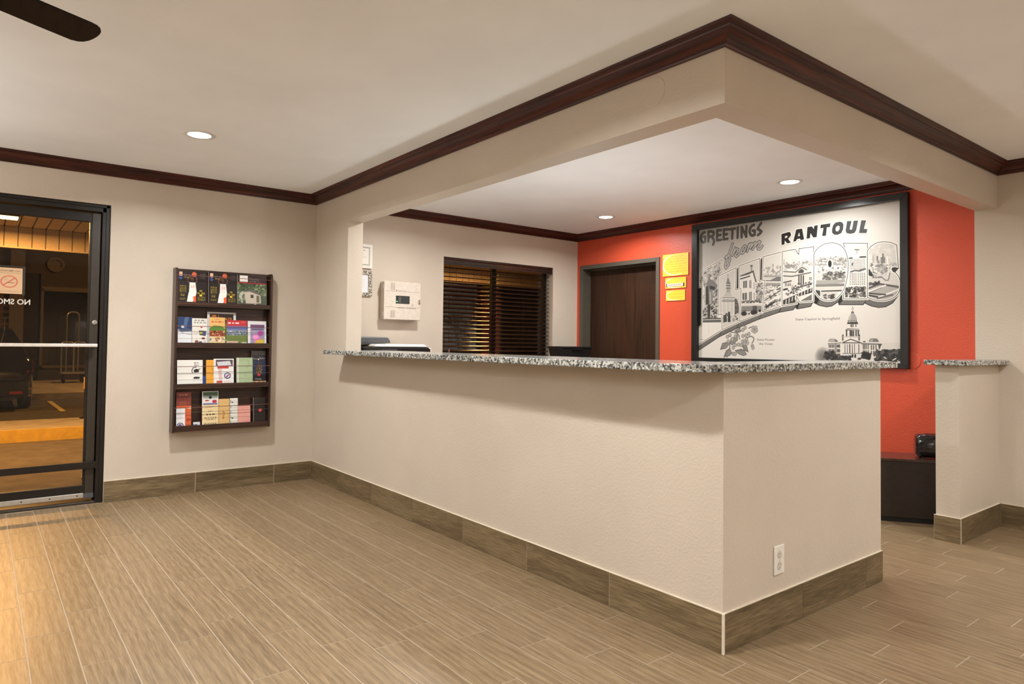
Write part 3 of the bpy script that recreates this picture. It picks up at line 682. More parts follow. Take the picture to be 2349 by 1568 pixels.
POSTER = [('g',),('l',[(70,29),(55,31),(39,48),(34,74),(40,94),(55,107),(73,104),(74,65),(59,63)],19,38),
('l',[(70,29),(55,31),(39,48),(34,74),(40,94),(55,107),(73,104),(74,65),(59,63)],11,88),('l',[(104,28),(103,104)],19,38),
('l',[(104,28),(133,29),(153,40),(150,61),(133,69),(112,69)],19,38),('l',[(133,70),(150,90),(156,113),(147,133)],19,38),('l',[(104,28),(103,104)],11,88),
('l',[(104,28),(133,29),(153,40),(150,61),(133,69),(112,69)],11,88),('l',[(133,70),(150,90),(156,113),(147,133)],11,88),('l',[(183,28),(182,104)],19,38),
('l',[(183,29),(218,30)],19,38),('l',[(183,66),(213,67)],19,38),('l',[(183,104),(218,104)],19,38),('l',[(183,28),(182,104)],11,88),('l',[(183,29),(218,30)],11,88),
('l',[(183,66),(213,67)],11,88),('l',[(183,104),(218,104)],11,88),('l',[(242,29),(241,104)],19,38),('l',[(242,30),(278,31)],19,38),('l',[(242,68),(269,68)],19,38),
('l',[(242,103),(275,103)],19,38),('l',[(242,29),(241,104)],11,88),('l',[(242,30),(278,31)],11,88),('l',[(242,68),(269,68)],11,88),('l',[(242,103),(275,103)],11,88),
('l',[(318,36),(315,105)],19,38),('l',[(294,34),(340,33)],19,38),('l',[(318,36),(315,105)],11,88),('l',[(294,34),(340,33)],11,88),('l',[(363,28),(361,105)],19,38),
('l',[(363,28),(361,105)],11,88),('l',[(396,29),(395,105)],19,38),('l',[(436,27),(433,105)],19,38),('l',[(395,30),(435,104)],19,38),('l',[(396,29),(395,105)],11,88),
('l',[(436,27),(433,105)],11,88),('l',[(395,30),(435,104)],11,88),('l',[(498,27),(481,30),(466,47),(461,72),(469,94),(483,104),(502,101),(504,69),(488,68)],19,38),
('l',[(498,27),(481,30),(466,47),(461,72),(469,94),(483,104),(502,101),(504,69),(488,68)],11,88),('l',[(554,21),(532,50),(528,60),(557,82),(553,90),(530,105)],19,38),
('l',[(554,21),(532,50),(528,60),(557,82),(553,90),(530,105)],11,88),('l',[(319,145),(284,230),(297,258),(285,303),(261,327),(255,305),(266,262),(273,242)],19,40),
('l',[(254,248),(268,234),(292,231)],19,40),('l',[(341,178),(315,236)],19,40),('l',[(326,219),(352,188),(367,191),(342,237),(352,246),(387,220)],19,40),
('l',[(423,171),(401,189),(391,214),(401,227),(422,212),(434,183),(423,171)],19,40),('l',[(458,164),(441,216)],19,40),('l',[(448,199),(473,160),(484,164),(468,195)],19,40),
('l',[(466,195),(507,156),(517,161),(485,206)],19,40),('l',[(490,196),(540,151),(548,158),(527,192),(531,208),(548,209),(565,188)],19,40),
('l',[(319,145),(284,230),(297,258),(285,303),(261,327),(255,305),(266,262),(273,242)],11,186),('l',[(254,248),(268,234),(292,231)],11,186),('l',[(341,178),(315,236)],11,186),
('l',[(326,219),(352,188),(367,191),(342,237),(352,246),(387,220)],11,186),('l',[(423,171),(401,189),(391,214),(401,227),(422,212),(434,183),(423,171)],11,186),
('l',[(458,164),(441,216)],11,186),('l',[(448,199),(473,160),(484,164),(468,195)],11,186),('l',[(466,195),(507,156),(517,161),(485,206)],11,186),
('l',[(490,196),(540,151),(548,158),(527,192),(531,208),(548,209),(565,188)],11,186),
('l',[(712,124),(770,115),(781,124),(784,132),(783,144),(763,163),(783,192),(756,195),(737,172),(736,199),(713,202),(712,124)],17,190),
('l',[(800,188),(822,105),(865,104),(879,180),(855,183),(850,171),(828,173),(822,185),(800,188)],17,190),
('l',[(903,98),(935,98),(948,118),(952,96),(976,95),(968,174),(944,175),(925,143),(921,177),(897,178),(903,98)],17,190),
('l',[(996,95),(1062,93),(1059,118),(1038,118),(1031,173),(1006,172),(1014,119),(994,119),(996,95)],17,190),
('l',[(1123,91),(1141,98),(1149,115),(1146,144),(1134,167),(1113,176),(1088,173),(1074,158),(1073,136),(1080,109),(1096,94),(1123,91)],17,190),
('l',[(1173,94),(1201,96),(1189,147),(1196,155),(1205,150),(1215,97),(1243,100),(1231,160),(1220,177),(1193,179),(1169,171),(1163,154),(1173,94)],17,190),
('l',[(1263,100),(1293,104),(1279,158),(1301,163),(1295,186),(1248,181),(1263,100)],17,190),
('l',[(713,120),(772,111),(782,120),(785,129),(784,140),(764,159),(784,188),(757,191),(738,168),(737,195),(714,198),(713,120)],13,238),
('l',[(801,184),(823,101),(866,100),(880,176),(856,179),(851,167),(829,169),(823,181),(801,184)],13,238),
('l',[(904,95),(936,94),(949,114),(953,92),(977,91),(969,171),(945,171),(926,139),(922,173),(898,174),(904,95)],13,238),
('l',[(997,91),(1063,90),(1060,114),(1039,114),(1033,169),(1007,168),(1016,115),(995,115),(997,91)],13,238),
('l',[(1124,87),(1142,94),(1150,111),(1147,141),(1135,164),(1114,172),(1089,169),(1075,154),(1074,132),(1081,106),(1097,90),(1124,87)],13,238),
('l',[(1174,90),(1202,93),(1190,143),(1197,151),(1206,146),(1216,93),(1244,96),(1232,156),(1221,173),(1194,176),(1170,168),(1164,151),(1174,90)],13,238),
('l',[(1264,97),(1294,101),(1280,154),(1302,159),(1296,183),(1249,177),(1264,97)],13,238),
('p',[(713,120),(772,111),(782,120),(785,129),(784,140),(764,159),(784,188),(757,191),(738,168),(737,195),(714,198)],18,1),('p',[(740,138),(758,136),(758,148),(740,153)],225,1),
('p',[(801,184),(823,101),(866,100),(880,176),(856,179),(851,167),(829,169),(823,181)],18,1),('p',[(844,123),(835,150),(851,149)],225,1),
('p',[(904,95),(936,94),(949,114),(953,92),(977,91),(969,171),(945,171),(926,139),(922,173),(898,174)],18,1),
('p',[(997,91),(1063,90),(1060,114),(1039,114),(1033,169),(1007,168),(1016,115),(995,115)],18,1),
('p',[(1124,87),(1142,94),(1150,111),(1147,141),(1135,164),(1114,172),(1089,169),(1075,154),(1074,132),(1081,106),(1097,90)],18,1),
('p',[(1116,111),(1125,119),(1125,135),(1114,150),(1101,147),(1097,135),(1101,119)],225,1),
('p',[(1174,90),(1202,93),(1190,143),(1197,151),(1206,146),(1216,93),(1244,96),(1232,156),(1221,173),(1194,176),(1170,168),(1164,151)],18,1),
('p',[(1264,97),(1294,101),(1280,154),(1302,159),(1296,183),(1249,177)],18,1),('p',[(-2,359),(16,339),(16,455),(49,448),(47,756),(16,773),(17,904),(-8,965),(-9,808),(-8,512)],18,1),
('p',[(-4,523),(10,524),(10,752),(-2,797)],190,1),('p',[(348,350),(375,319),(376,483),(348,497)],18,1),('p',[(541,298),(569,268),(568,434),(542,444)],18,1),
('p',[(830,251),(844,237),(841,277)],18,1),('p',[(17,904),(230,792),(381,734),(566,673),(567,666),(716,632),(693,673),(694,673),(536,719),(356,783),(203,846),(0,962)],108,1),
('l',[(17,904),(230,792),(381,734),(566,673),(567,666),(716,632),(693,673),(694,673),(536,719),(356,783),(203,846),(0,962),(17,904)],5,30),('l',[(230,792),(203,846)],4,30),
('l',[(381,734),(356,783)],4,30),('l',[(566,673),(536,719)],4,30),('l',[(714,633),(693,673)],4,30),('p',[(716,633),(826,618),(804,657),(693,673)],108,1),
('l',[(716,633),(826,618),(804,657),(693,673),(716,633)],5,30),('p',[(849,607),(946,605),(927,639),(830,653)],108,1),('l',[(849,607),(946,605),(927,639),(830,653),(849,607)],5,30),
('p',[(824,566),(851,607),(831,653),(816,647),(828,615)],18,1),
('p',[(949,534),(976,570),(1014,598),(1065,605),(1112,586),(1147,548),(1144,571),(1113,616),(1072,641),(1038,646),(987,634),(948,613)],108,1),
('l',[(949,534),(976,570),(1014,598),(1065,605),(1112,586),(1147,548),(1144,571),(1113,616),(1072,641),(1038,646),(987,634),(948,613),(949,534)],5,30),
('p',[(948,534),(992,589),(969,624),(946,611)],18,1),('l',[(988,590),(969,625)],2,30),('l',[(995,591),(976,626)],2,30),('p',[(1149,597),(1298,604),(1275,640),(1119,634)],108,1),
('l',[(1149,597),(1298,604),(1275,640),(1119,634),(1149,597)],5,30),('p',[(1146,551),(1150,597),(1119,634),(1113,617)],18,1),
('p',[(1301,594),(1343,612),(1392,619),(1443,610),(1479,587),(1496,553),(1485,590),(1452,636),(1411,658),(1368,661),(1325,650),(1283,629)],100,1),
('l',[(1301,594),(1343,612),(1392,619),(1443,610),(1479,587),(1496,553),(1485,590),(1452,636),(1411,658),(1368,661),(1325,650),(1283,629),(1301,594)],5,30),
('p',[(16,338),(228,256),(223,372),(198,382),(197,684),(227,672),(230,792),(17,904),(16,773),(47,758),(49,448),(16,457)],226,1),
('c',[(16,338),(228,256),(223,372),(198,382),(197,684),(227,672),(230,792),(17,904),(16,773),(47,758),(49,448),(16,457)]),
('p',[(9,334),(231,253),(232,494),(191,709),(10,705)],188,1),('b',(17,261,228,458),150,9,[120,150,175,215,95],3),('b',(144,453,195,601),60,8,[70,95,130],4),
('b',(49,448,93,597),30,10,[205,220,150],5),('p',[(101,400),(131,402),(165,422),(190,456),(167,487),(144,490),(145,595),(119,602),(81,597),(84,450)],120,1),
('p',[(80,457),(103,451),(110,590),(81,597)],55,1),('p',[(114,448),(167,462),(161,487),(118,474)],50,1),('p',[(116,496),(131,496),(134,591),(117,594)],165,1),
('p',[(125,376),(124,382),(120,387),(115,390),(108,389),(103,386),(99,380),(98,374),(99,367),(103,362),(108,359),(114,360),(120,363),(124,369)],95,1),
('p',[(117,375),(116,379),(114,383),(111,385),(108,384),(104,382),(102,378),(101,374),(102,370),(104,366),(107,364),(111,365),(114,367),(116,371)],165,1),
('p',[(97,597),(125,595),(119,708),(98,707)],75,1),('p',[(110,601),(124,598),(119,708),(108,708)],25,1),('b',(54,614,98,707),45,8,[40,80,170],6),
('b',(127,609,195,699),75,8,[30,60,100,200],7),('p',[(50,701),(225,701),(225,735),(50,734)],120,1),('l',[(52,705),(221,704)],5,50),('l',[(52,714),(221,713)],5,200),
('l',[(52,721),(221,720)],5,45),('l',[(52,730),(221,729)],5,80),('l',[(109,746),(109,815)],2,190),('l',[(29,867),(62,865)],4,150),('u',),
('l',[(16,338),(228,256),(223,372),(198,382),(197,684),(227,672),(230,792),(17,904),(16,773),(47,758),(49,448),(16,457),(16,338)],15,240),
('l',[(16,338),(228,256),(223,372),(198,382),(197,684),(227,672),(230,792),(17,904),(16,773),(47,758),(49,448),(16,457),(16,338)],4,55),
('p',[(198,381),(350,329),(346,497),(394,487),(381,733),(230,792),(227,670),(197,680)],226,1),
('c',[(198,381),(350,329),(346,497),(394,487),(381,733),(230,792),(227,670),(197,680)]),('p',[(194,304),(397,321),(399,756),(196,753)],205,1),('l',[(280,372),(280,411)],4,110),
('p',[(274,404),(288,405),(298,441),(267,439)],130,1),('p',[(267,439),(300,441),(302,544),(267,543)],168,1),('l',[(266,439),(301,441)],7,100),('l',[(266,457),(301,459)],7,100),
('l',[(266,478),(301,480)],7,100),('l',[(271,493),(298,494)],3,130),('l',[(271,505),(298,507)],3,130),('l',[(271,518),(298,519)],3,130),('l',[(271,530),(298,532)],3,130),
('p',[(265,507),(245,535),(232,541),(318,545),(306,520),(300,509)],185,1),('p',[(209,545),(232,539),(340,544),(341,677),(206,673)],222,1),('l',[(208,547),(339,553)],4,165),
('l',[(208,557),(339,563)],4,165),('l',[(208,567),(339,572)],4,165),('l',[(208,576),(339,582)],4,165),('l',[(208,586),(339,591)],4,165),('l',[(208,596),(339,601)],4,165),
('l',[(208,606),(340,610)],4,165),('l',[(208,615),(340,620)],4,165),('l',[(209,625),(340,630)],4,165),('l',[(209,635),(340,639)],4,165),('l',[(209,645),(340,649)],4,165),
('l',[(209,654),(340,658)],4,165),('l',[(209,664),(340,668)],4,165),('l',[(218,544),(218,674)],3,190),('l',[(230,545),(231,674)],3,190),('l',[(243,545),(243,674)],3,190),
('l',[(255,546),(256,675)],3,190),('l',[(267,546),(268,675)],3,190),('l',[(280,547),(280,675)],3,190),('l',[(292,547),(292,676)],3,190),('l',[(304,548),(305,676)],3,190),
('l',[(316,549),(317,676)],3,190),('l',[(328,549),(329,677)],3,190),('l',[(232,541),(233,674)],5,228),('l',[(265,543),(266,675)],5,228),('l',[(298,544),(299,676)],5,228),
('l',[(330,546),(331,677)],5,228),('l',[(232,547),(338,551)],6,110),('l',[(232,566),(339,571)],6,110),('l',[(232,577),(339,581)],6,110),
('p',[(339,558),(353,561),(363,579),(375,629),(373,667),(339,673)],85,1),('b',(339,564,375,671),30,4,[150,40],8),('b',(233,671,371,731),60,7,[60,90,200,150],9),
('p',[(282,658),(298,655),(303,737),(280,736)],45,1),('p',[(241,685),(266,671),(274,729),(241,739)],65,1),('p',[(225,739),(387,727),(387,784),(225,782)],205,1),('u',),
('l',[(198,381),(350,329),(346,497),(394,487),(381,733),(230,792),(227,670),(197,680),(198,381)],15,240),
('l',[(198,381),(350,329),(346,497),(394,487),(381,733),(230,792),(227,670),(197,680),(198,381)],4,55),
('p',[(375,317),(544,277),(541,444),(584,437),(568,671),(381,731),(392,487),(376,483)],226,1),
('c',[(375,317),(544,277),(541,444),(584,437),(568,671),(381,731),(392,487),(376,483)]),('p',[(369,262),(589,281),(591,752),(371,748)],208,1),
('p',[(471,323),(485,324),(485,369),(472,368)],150,1),
('p',[(489,326),(488,329),(485,331),(480,332),(476,331),(471,330),(468,327),(467,325),(468,322),(471,320),(476,319),(480,319),(485,321),(488,323)],90,1),
('p',[(382,397),(460,392),(495,370),(518,447),(522,582),(383,587)],222,1),('p',[(384,390),(497,360),(497,368),(460,385),(384,399)],80,1),('l',[(386,416),(464,400)],8,40),
('l',[(491,368),(514,444)],9,60),('p',[(410,434),(441,431),(441,484),(410,484)],95,1),('l',[(425,435),(425,485)],5,205),('p',[(460,432),(476,429),(477,488),(461,489)],95,1),
('l',[(468,432),(469,489)],5,205),('p',[(495,449),(503,446),(504,497),(495,498)],95,1),('l',[(499,450),(499,498)],5,205),('p',[(403,523),(440,520),(441,573),(403,573)],95,1),
('l',[(422,524),(422,574)],5,205),('p',[(459,517),(480,514),(480,582),(459,583)],95,1),('l',[(469,517),(470,583)],5,205),('p',[(495,525),(505,522),(505,576),(496,577)],95,1),
('l',[(500,526),(500,578)],5,205),('p',[(514,475),(571,519),(568,584),(515,582)],160,1),('b',(514,457,579,584),70,7,[90,130,210,50],10),('b',(398,580,564,602),70,6,[45,70,110],11),
('p',[(395,619),(560,621),(561,661),(395,657)],130,1),('l',[(394,601),(564,604)],5,235),('p',[(488,619),(523,620),(523,661),(488,664)],75,1),
('p',[(441,674),(438,682),(432,687),(422,690),(411,690),(401,687),(394,680),(392,673),(394,666),(401,660),(411,657),(422,658),(432,661),(438,667)],38,1),
('p',[(528,668),(526,676),(518,683),(506,686),(494,686),(482,682),(474,675),(471,667),(474,658),(482,652),(493,649),(506,649),(518,653),(526,660)],38,1),
('p',[(556,657),(555,661),(552,664),(548,666),(543,666),(539,664),(536,661),(535,656),(536,652),(539,649),(543,647),(548,647),(552,649),(555,653)],38,1),
('b',(395,650,553,689),30,5,[90,30,60],12),('u',),('l',[(375,317),(544,277),(541,444),(584,437),(568,671),(381,731),(392,487),(376,483),(375,317)],15,240),
('l',[(375,317),(544,277),(541,444),(584,437),(568,671),(381,731),(392,487),(376,483),(375,317)],4,55),('p',[(571,268),(718,246),(716,630),(567,666),(585,436),(568,440)],226,1),
('c',[(571,268),(718,246),(716,630),(567,666),(585,436),(568,440)]),('p',[(539,225),(725,243),(727,681),(541,676)],215,1),('b',(575,348,715,409),80,8,[130,160,190,225],13),
('p',[(644,325),(653,326),(653,351),(644,350)],150,1),('l',[(571,402),(719,414)],6,150),('l',[(571,411),(719,423)],6,120),('l',[(571,424),(719,435)],6,190),
('l',[(572,440),(719,451)],6,90),('l',[(572,449),(719,460)],6,215),('l',[(572,460),(719,470)],6,110),('l',[(572,471),(719,481)],6,40),
('p',[(627,440),(673,423),(719,419),(719,448)],110,1),('b',(580,479,716,653),190,8,[70,100,140,190,225],14),('l',[(584,558),(715,483)],6,225),('l',[(584,584),(715,515)],6,60),
('l',[(584,609),(715,547)],6,235),('l',[(584,634),(716,578)],6,90),('l',[(584,659),(716,610)],6,230),('p',[(586,627),(658,590),(666,601),(596,642)],50,1),('u',),
('l',[(571,268),(718,246),(716,630),(567,666),(585,436),(568,440),(571,268)],15,240),('l',[(571,268),(718,246),(716,630),(567,666),(585,436),(568,440),(571,268)],4,55),
('p',[(720,245),(815,238),(841,277),(844,237),(948,234),(946,604),(849,607),(824,564),(828,615),(718,628)],226,1),
('c',[(720,245),(815,238),(841,277),(844,237),(948,234),(946,604),(849,607),(824,564),(828,615),(718,628)]),('p',[(710,207),(951,231),(953,640),(712,631)],222,1),
('b',(730,328,941,380),130,7,[140,165,190,215],15),('b',(748,341,808,363),25,9,[140],16),('l',[(733,301),(733,336)],5,150),('l',[(870,323),(870,347)],5,150),
('l',[(895,318),(895,349)],5,150),('p',[(726,392),(823,397),(863,369),(899,387),(934,400),(935,489),(794,501),(727,505)],210,1),('l',[(726,386),(819,397),(863,367),(899,387)],7,85),
('p',[(839,393),(861,377),(879,389),(877,406),(841,407)],70,1),('l',[(730,417),(794,425),(927,408)],8,95),('l',[(843,424),(843,482)],9,60),('l',[(859,426),(859,483)],9,60),
('l',[(875,427),(875,484)],9,60),('l',[(730,464),(786,456)],9,80),('l',[(747,472),(747,487)],7,75),('l',[(764,473),(764,488)],7,75),('l',[(779,474),(779,488)],7,75),
('l',[(920,440),(921,457)],6,110),('l',[(931,441),(931,458)],6,110),('b',(790,473,935,526),60,6,[60,90,140],17),('l',[(727,515),(757,510)],12,40),('l',[(798,516),(935,482)],9,70),
('b',(749,520,831,559),30,7,[60,110],18),('p',[(723,589),(939,510),(939,544),(831,570),(831,615),(723,625)],55,1),('l',[(750,587),(747,617)],7,205),
('l',[(773,578),(770,606)],7,205),('l',[(796,569),(793,595)],7,205),('l',[(818,560),(816,585)],7,205),('l',[(841,551),(838,574)],7,205),('l',[(864,542),(861,564)],7,205),
('l',[(886,533),(883,554)],7,205),('l',[(908,524),(905,543)],7,205),('l',[(930,515),(927,533)],7,205),('l',[(723,584),(938,506)],8,225),('p',[(853,598),(935,557),(935,602)],110,1),
('l',[(846,594),(939,547)],7,225),('u',),('l',[(720,245),(815,238),(841,277),(844,237),(948,234),(946,604),(849,607),(824,564),(828,615),(718,628),(720,245)],15,240),
('l',[(720,245),(815,238),(841,277),(844,237),(948,234),(946,604),(849,607),(824,564),(828,615),(718,628),(720,245)],4,55),
('p',[(1149,231),(1303,249),(1302,604),(1149,597),(1149,541),(1171,312)],226,1),('c',[(1149,231),(1303,249),(1302,604),(1149,597),(1149,541),(1171,312)]),
('p',[(1144,228),(1308,245),(1309,611),(1146,604)],218,1),('p',[(1224,285),(1249,287),(1251,326),(1288,336),(1289,520),(1188,514),(1187,337),(1213,326),(1222,311)],232,1),
('l',[(1224,282),(1249,285)],7,95),('l',[(1236,286),(1236,309)],4,120),('l',[(1187,334),(1205,334)],9,70),('l',[(1256,333),(1289,335)],10,60),('l',[(1192,341),(1194,341)],4,120),
('l',[(1201,341),(1204,342)],4,120),('l',[(1210,342),(1213,342)],4,120),('l',[(1219,343),(1222,343)],4,120),('l',[(1228,344),(1231,344)],4,120),('l',[(1237,345),(1240,345)],4,120),
('l',[(1246,345),(1248,346)],4,120),('l',[(1255,346),(1257,346)],4,120),('l',[(1264,347),(1266,347)],4,120),('l',[(1273,348),(1275,348)],4,120),('l',[(1281,348),(1284,349)],4,120),
('l',[(1192,348),(1195,348)],4,120),('l',[(1201,349),(1204,349)],4,120),('l',[(1210,349),(1213,350)],4,120),('l',[(1219,350),(1222,350)],4,120),('l',[(1228,351),(1231,351)],4,120),
('l',[(1237,352),(1240,352)],4,120),('l',[(1246,352),(1249,353)],4,120),('l',[(1255,353),(1257,353)],4,120),('l',[(1264,354),(1266,354)],4,120),('l',[(1273,355),(1275,355)],4,120),
('l',[(1281,356),(1284,356)],4,120),('l',[(1192,355),(1195,355)],4,120),('l',[(1201,356),(1204,356)],4,120),('l',[(1210,357),(1213,357)],4,120),('l',[(1219,357),(1222,358)],4,120),
('l',[(1228,358),(1231,358)],4,120),('l',[(1237,359),(1240,359)],4,120),('l',[(1246,360),(1249,360)],4,120),('l',[(1255,360),(1257,361)],4,120),('l',[(1264,361),(1266,361)],4,120),
('l',[(1273,362),(1275,362)],4,120),('l',[(1282,363),(1284,363)],4,120),('l',[(1192,362),(1195,362)],4,120),('l',[(1201,363),(1204,363)],4,120),('l',[(1210,364),(1213,364)],4,120),
('l',[(1219,364),(1222,365)],4,120),('l',[(1228,365),(1231,365)],4,120),('l',[(1237,366),(1240,366)],4,120),('l',[(1246,367),(1249,367)],4,120),('l',[(1255,367),(1258,368)],4,120),
('l',[(1264,368),(1266,368)],4,120),('l',[(1273,369),(1275,369)],4,120),('l',[(1282,370),(1284,370)],4,120),('l',[(1192,369),(1195,370)],4,120),('l',[(1201,370),(1204,370)],4,120),
('l',[(1210,371),(1213,371)],4,120),('l',[(1219,372),(1222,372)],4,120),('l',[(1228,372),(1231,373)],4,120),('l',[(1237,373),(1240,373)],4,120),('l',[(1246,374),(1249,374)],4,120),
('l',[(1255,375),(1258,375)],4,120),('l',[(1264,375),(1266,376)],4,120),('l',[(1273,376),(1275,376)],4,120),('l',[(1282,377),(1284,377)],4,120),('l',[(1192,377),(1195,377)],4,120),
('l',[(1201,377),(1204,378)],4,120),('l',[(1210,378),(1213,378)],4,120),('l',[(1219,379),(1222,379)],4,120),('l',[(1228,380),(1231,380)],4,120),('l',[(1237,380),(1240,380)],4,120),
('l',[(1246,381),(1249,381)],4,120),('l',[(1255,382),(1258,382)],4,120),('l',[(1264,382),(1266,383)],4,120),('l',[(1273,383),(1275,383)],4,120),('l',[(1282,384),(1284,384)],4,120),
('l',[(1192,384),(1195,384)],4,120),('l',[(1201,385),(1204,385)],4,120),('l',[(1210,385),(1213,385)],4,120),('l',[(1219,386),(1222,386)],4,120),('l',[(1228,387),(1231,387)],4,120),
('l',[(1237,387),(1240,388)],4,120),('l',[(1246,388),(1249,388)],4,120),('l',[(1255,389),(1258,389)],4,120),('l',[(1264,390),(1266,390)],4,120),('l',[(1273,390),(1275,390)],4,120),
('l',[(1282,391),(1284,391)],4,120),('l',[(1192,391),(1195,391)],4,120),('l',[(1201,392),(1204,392)],4,120),('l',[(1210,392),(1213,393)],4,120),('l',[(1219,393),(1222,393)],4,120),
('l',[(1228,394),(1231,394)],4,120),('l',[(1237,395),(1240,395)],4,120),('l',[(1246,395),(1249,395)],4,120),('l',[(1255,396),(1258,396)],4,120),('l',[(1264,397),(1267,397)],4,120),
('l',[(1273,397),(1275,398)],4,120),('l',[(1282,398),(1284,398)],4,120),('l',[(1192,398),(1195,398)],4,120),('l',[(1201,399),(1204,399)],4,120),('l',[(1210,400),(1213,400)],4,120),
('l',[(1219,400),(1222,401)],4,120),('l',[(1228,401),(1231,401)],4,120),('l',[(1237,402),(1240,402)],4,120),('l',[(1246,402),(1249,403)],4,120),('l',[(1255,403),(1258,403)],4,120),
('l',[(1264,404),(1267,404)],4,120),('l',[(1273,404),(1275,405)],4,120),('l',[(1282,405),(1284,405)],4,120),('l',[(1192,405),(1195,406)],4,120),('l',[(1201,406),(1204,406)],4,120),
('l',[(1210,407),(1213,407)],4,120),('l',[(1219,408),(1222,408)],4,120),('l',[(1228,408),(1231,408)],4,120),('l',[(1237,409),(1240,409)],4,120),('l',[(1246,410),(1249,410)],4,120),
('l',[(1255,410),(1258,410)],4,120),('l',[(1264,411),(1267,411)],4,120),('l',[(1273,412),(1275,412)],4,120),('l',[(1282,412),(1284,412)],4,120),('l',[(1192,432),(1196,433)],6,125),
('l',[(1205,433),(1209,433)],6,125),('l',[(1218,434),(1221,434)],6,125),('l',[(1231,435),(1234,435)],6,125),('l',[(1244,436),(1247,436)],6,125),('l',[(1257,437),(1260,437)],6,125),
('l',[(1269,438),(1272,438)],6,125),('l',[(1282,439),(1285,439)],6,125),('l',[(1192,443),(1196,443)],6,125),('l',[(1205,444),(1209,444)],6,125),('l',[(1218,445),(1221,445)],6,125),
('l',[(1231,445),(1234,446)],6,125),('l',[(1244,446),(1247,447)],6,125),('l',[(1257,447),(1260,447)],6,125),('l',[(1269,448),(1272,448)],6,125),('l',[(1282,449),(1285,449)],6,125),
('l',[(1192,453),(1196,453)],6,125),('l',[(1205,454),(1209,454)],6,125),('l',[(1218,455),(1222,455)],6,125),('l',[(1231,456),(1234,456)],6,125),('l',[(1244,457),(1247,457)],6,125),
('l',[(1257,458),(1260,458)],6,125),('l',[(1269,458),(1273,459)],6,125),('l',[(1282,459),(1285,460)],6,125),('l',[(1192,464),(1196,464)],6,125),('l',[(1205,465),(1209,465)],6,125),
('l',[(1218,465),(1222,466)],6,125),('l',[(1231,466),(1234,467)],6,125),('l',[(1244,467),(1247,467)],6,125),('l',[(1257,468),(1260,468)],6,125),('l',[(1269,469),(1273,469)],6,125),
('l',[(1282,470),(1285,470)],6,125),('l',[(1193,474),(1196,474)],6,125),('l',[(1205,475),(1209,475)],6,125),('l',[(1218,476),(1222,476)],6,125),('l',[(1231,477),(1234,477)],6,125),
('l',[(1244,478),(1247,478)],6,125),('l',[(1257,478),(1260,479)],6,125),('l',[(1269,479),(1273,479)],6,125),('l',[(1282,480),(1285,480)],6,125),('l',[(1193,485),(1196,485)],6,125),
('l',[(1206,486),(1209,486)],6,125),('l',[(1218,486),(1222,487)],6,125),('l',[(1231,487),(1234,487)],6,125),('l',[(1244,488),(1247,488)],6,125),('l',[(1257,489),(1260,489)],6,125),
('l',[(1270,490),(1273,490)],6,125),('l',[(1282,490),(1285,491)],6,125),('l',[(1193,495),(1196,495)],6,125),('l',[(1206,496),(1209,496)],6,125),('l',[(1218,497),(1222,497)],6,125),
('l',[(1231,498),(1235,498)],6,125),('l',[(1244,498),(1247,499)],6,125),('l',[(1257,499),(1260,499)],6,125),('l',[(1270,500),(1273,500)],6,125),('l',[(1282,501),(1285,501)],6,125),
('l',[(1193,506),(1196,506)],6,125),('l',[(1206,506),(1209,507)],6,125),('l',[(1219,507),(1222,507)],6,125),('l',[(1231,508),(1235,508)],6,125),('l',[(1244,509),(1247,509)],6,125),
('l',[(1257,509),(1260,510)],6,125),('l',[(1270,510),(1273,510)],6,125),('l',[(1282,511),(1285,511)],6,125),('p',[(1210,434),(1236,429),(1236,504),(1210,502)],190,1),
('l',[(1197,423),(1223,417),(1255,422),(1288,412)],10,85),('l',[(1255,414),(1288,410)],7,110),('p',[(1199,372),(1211,364),(1215,369),(1207,388)],90,1),
('b',(1158,525,1289,592),120,9,[35,55,90,140],19),('u',),('l',[(1149,231),(1303,249),(1302,604),(1149,597),(1149,541),(1171,312),(1149,231)],15,240),
('l',[(1149,231),(1303,249),(1302,604),(1149,597),(1149,541),(1171,312),(1149,231)],4,55),
('p',[(950,282),(964,260),(981,244),(1006,230),(1030,222),(1053,220),(1074,221),(1097,226),(1117,235),(1134,246),(1147,261),(1161,282),(1171,309),(1178,336),(1181,369),(1180,412),(1176,444),(1170,480),(1162,509),(1152,535),(1139,557),(1112,586),(1089,600),(1065,605),(1038,604),(1014,598),(993,587),(976,570),(949,534)],226,1),
('c',[(950,282),(964,260),(981,244),(1006,230),(1030,222),(1053,220),(1074,221),(1097,226),(1117,235),(1134,246),(1147,261),(1161,282),(1171,309),(1178,336),(1181,369),(1180,412),(1176,444),(1170,480),(1162,509),(1152,535),(1139,557),(1112,586),(1089,600),(1065,605),(1038,604),(1014,598),(993,587),(976,570),(949,534)]),
('p',[(943,203),(1183,228),(1185,615),(944,606)],224,1),('p',[(954,323),(1037,324),(1104,320),(1171,329),(1171,378),(954,361)],150,1),
('b',(954,313,1171,424),190,8,[120,150,185,215,235],20),('p',[(958,419),(1017,420),(1003,459),(965,477)],205,1),('b',(1013,416,1158,466),95,9,[55,80,110,150],21),
('p',[(968,464),(1158,469),(1162,489),(962,508)],160,1),('p',[(962,491),(1158,496),(1152,515),(962,508)],125,1),('p',[(958,511),(1152,518),(1139,537),(962,535)],205,1),
('l',[(1004,540),(1135,542)],9,60),('p',[(962,528),(993,536),(993,574),(969,562)],60,1),('p',[(995,543),(1119,546),(1092,602),(1004,591)],200,1),
('b',(1017,565,1092,602),35,7,[60,100],22),('p',[(1062,567),(1086,568),(1086,595),(1062,594)],60,1),
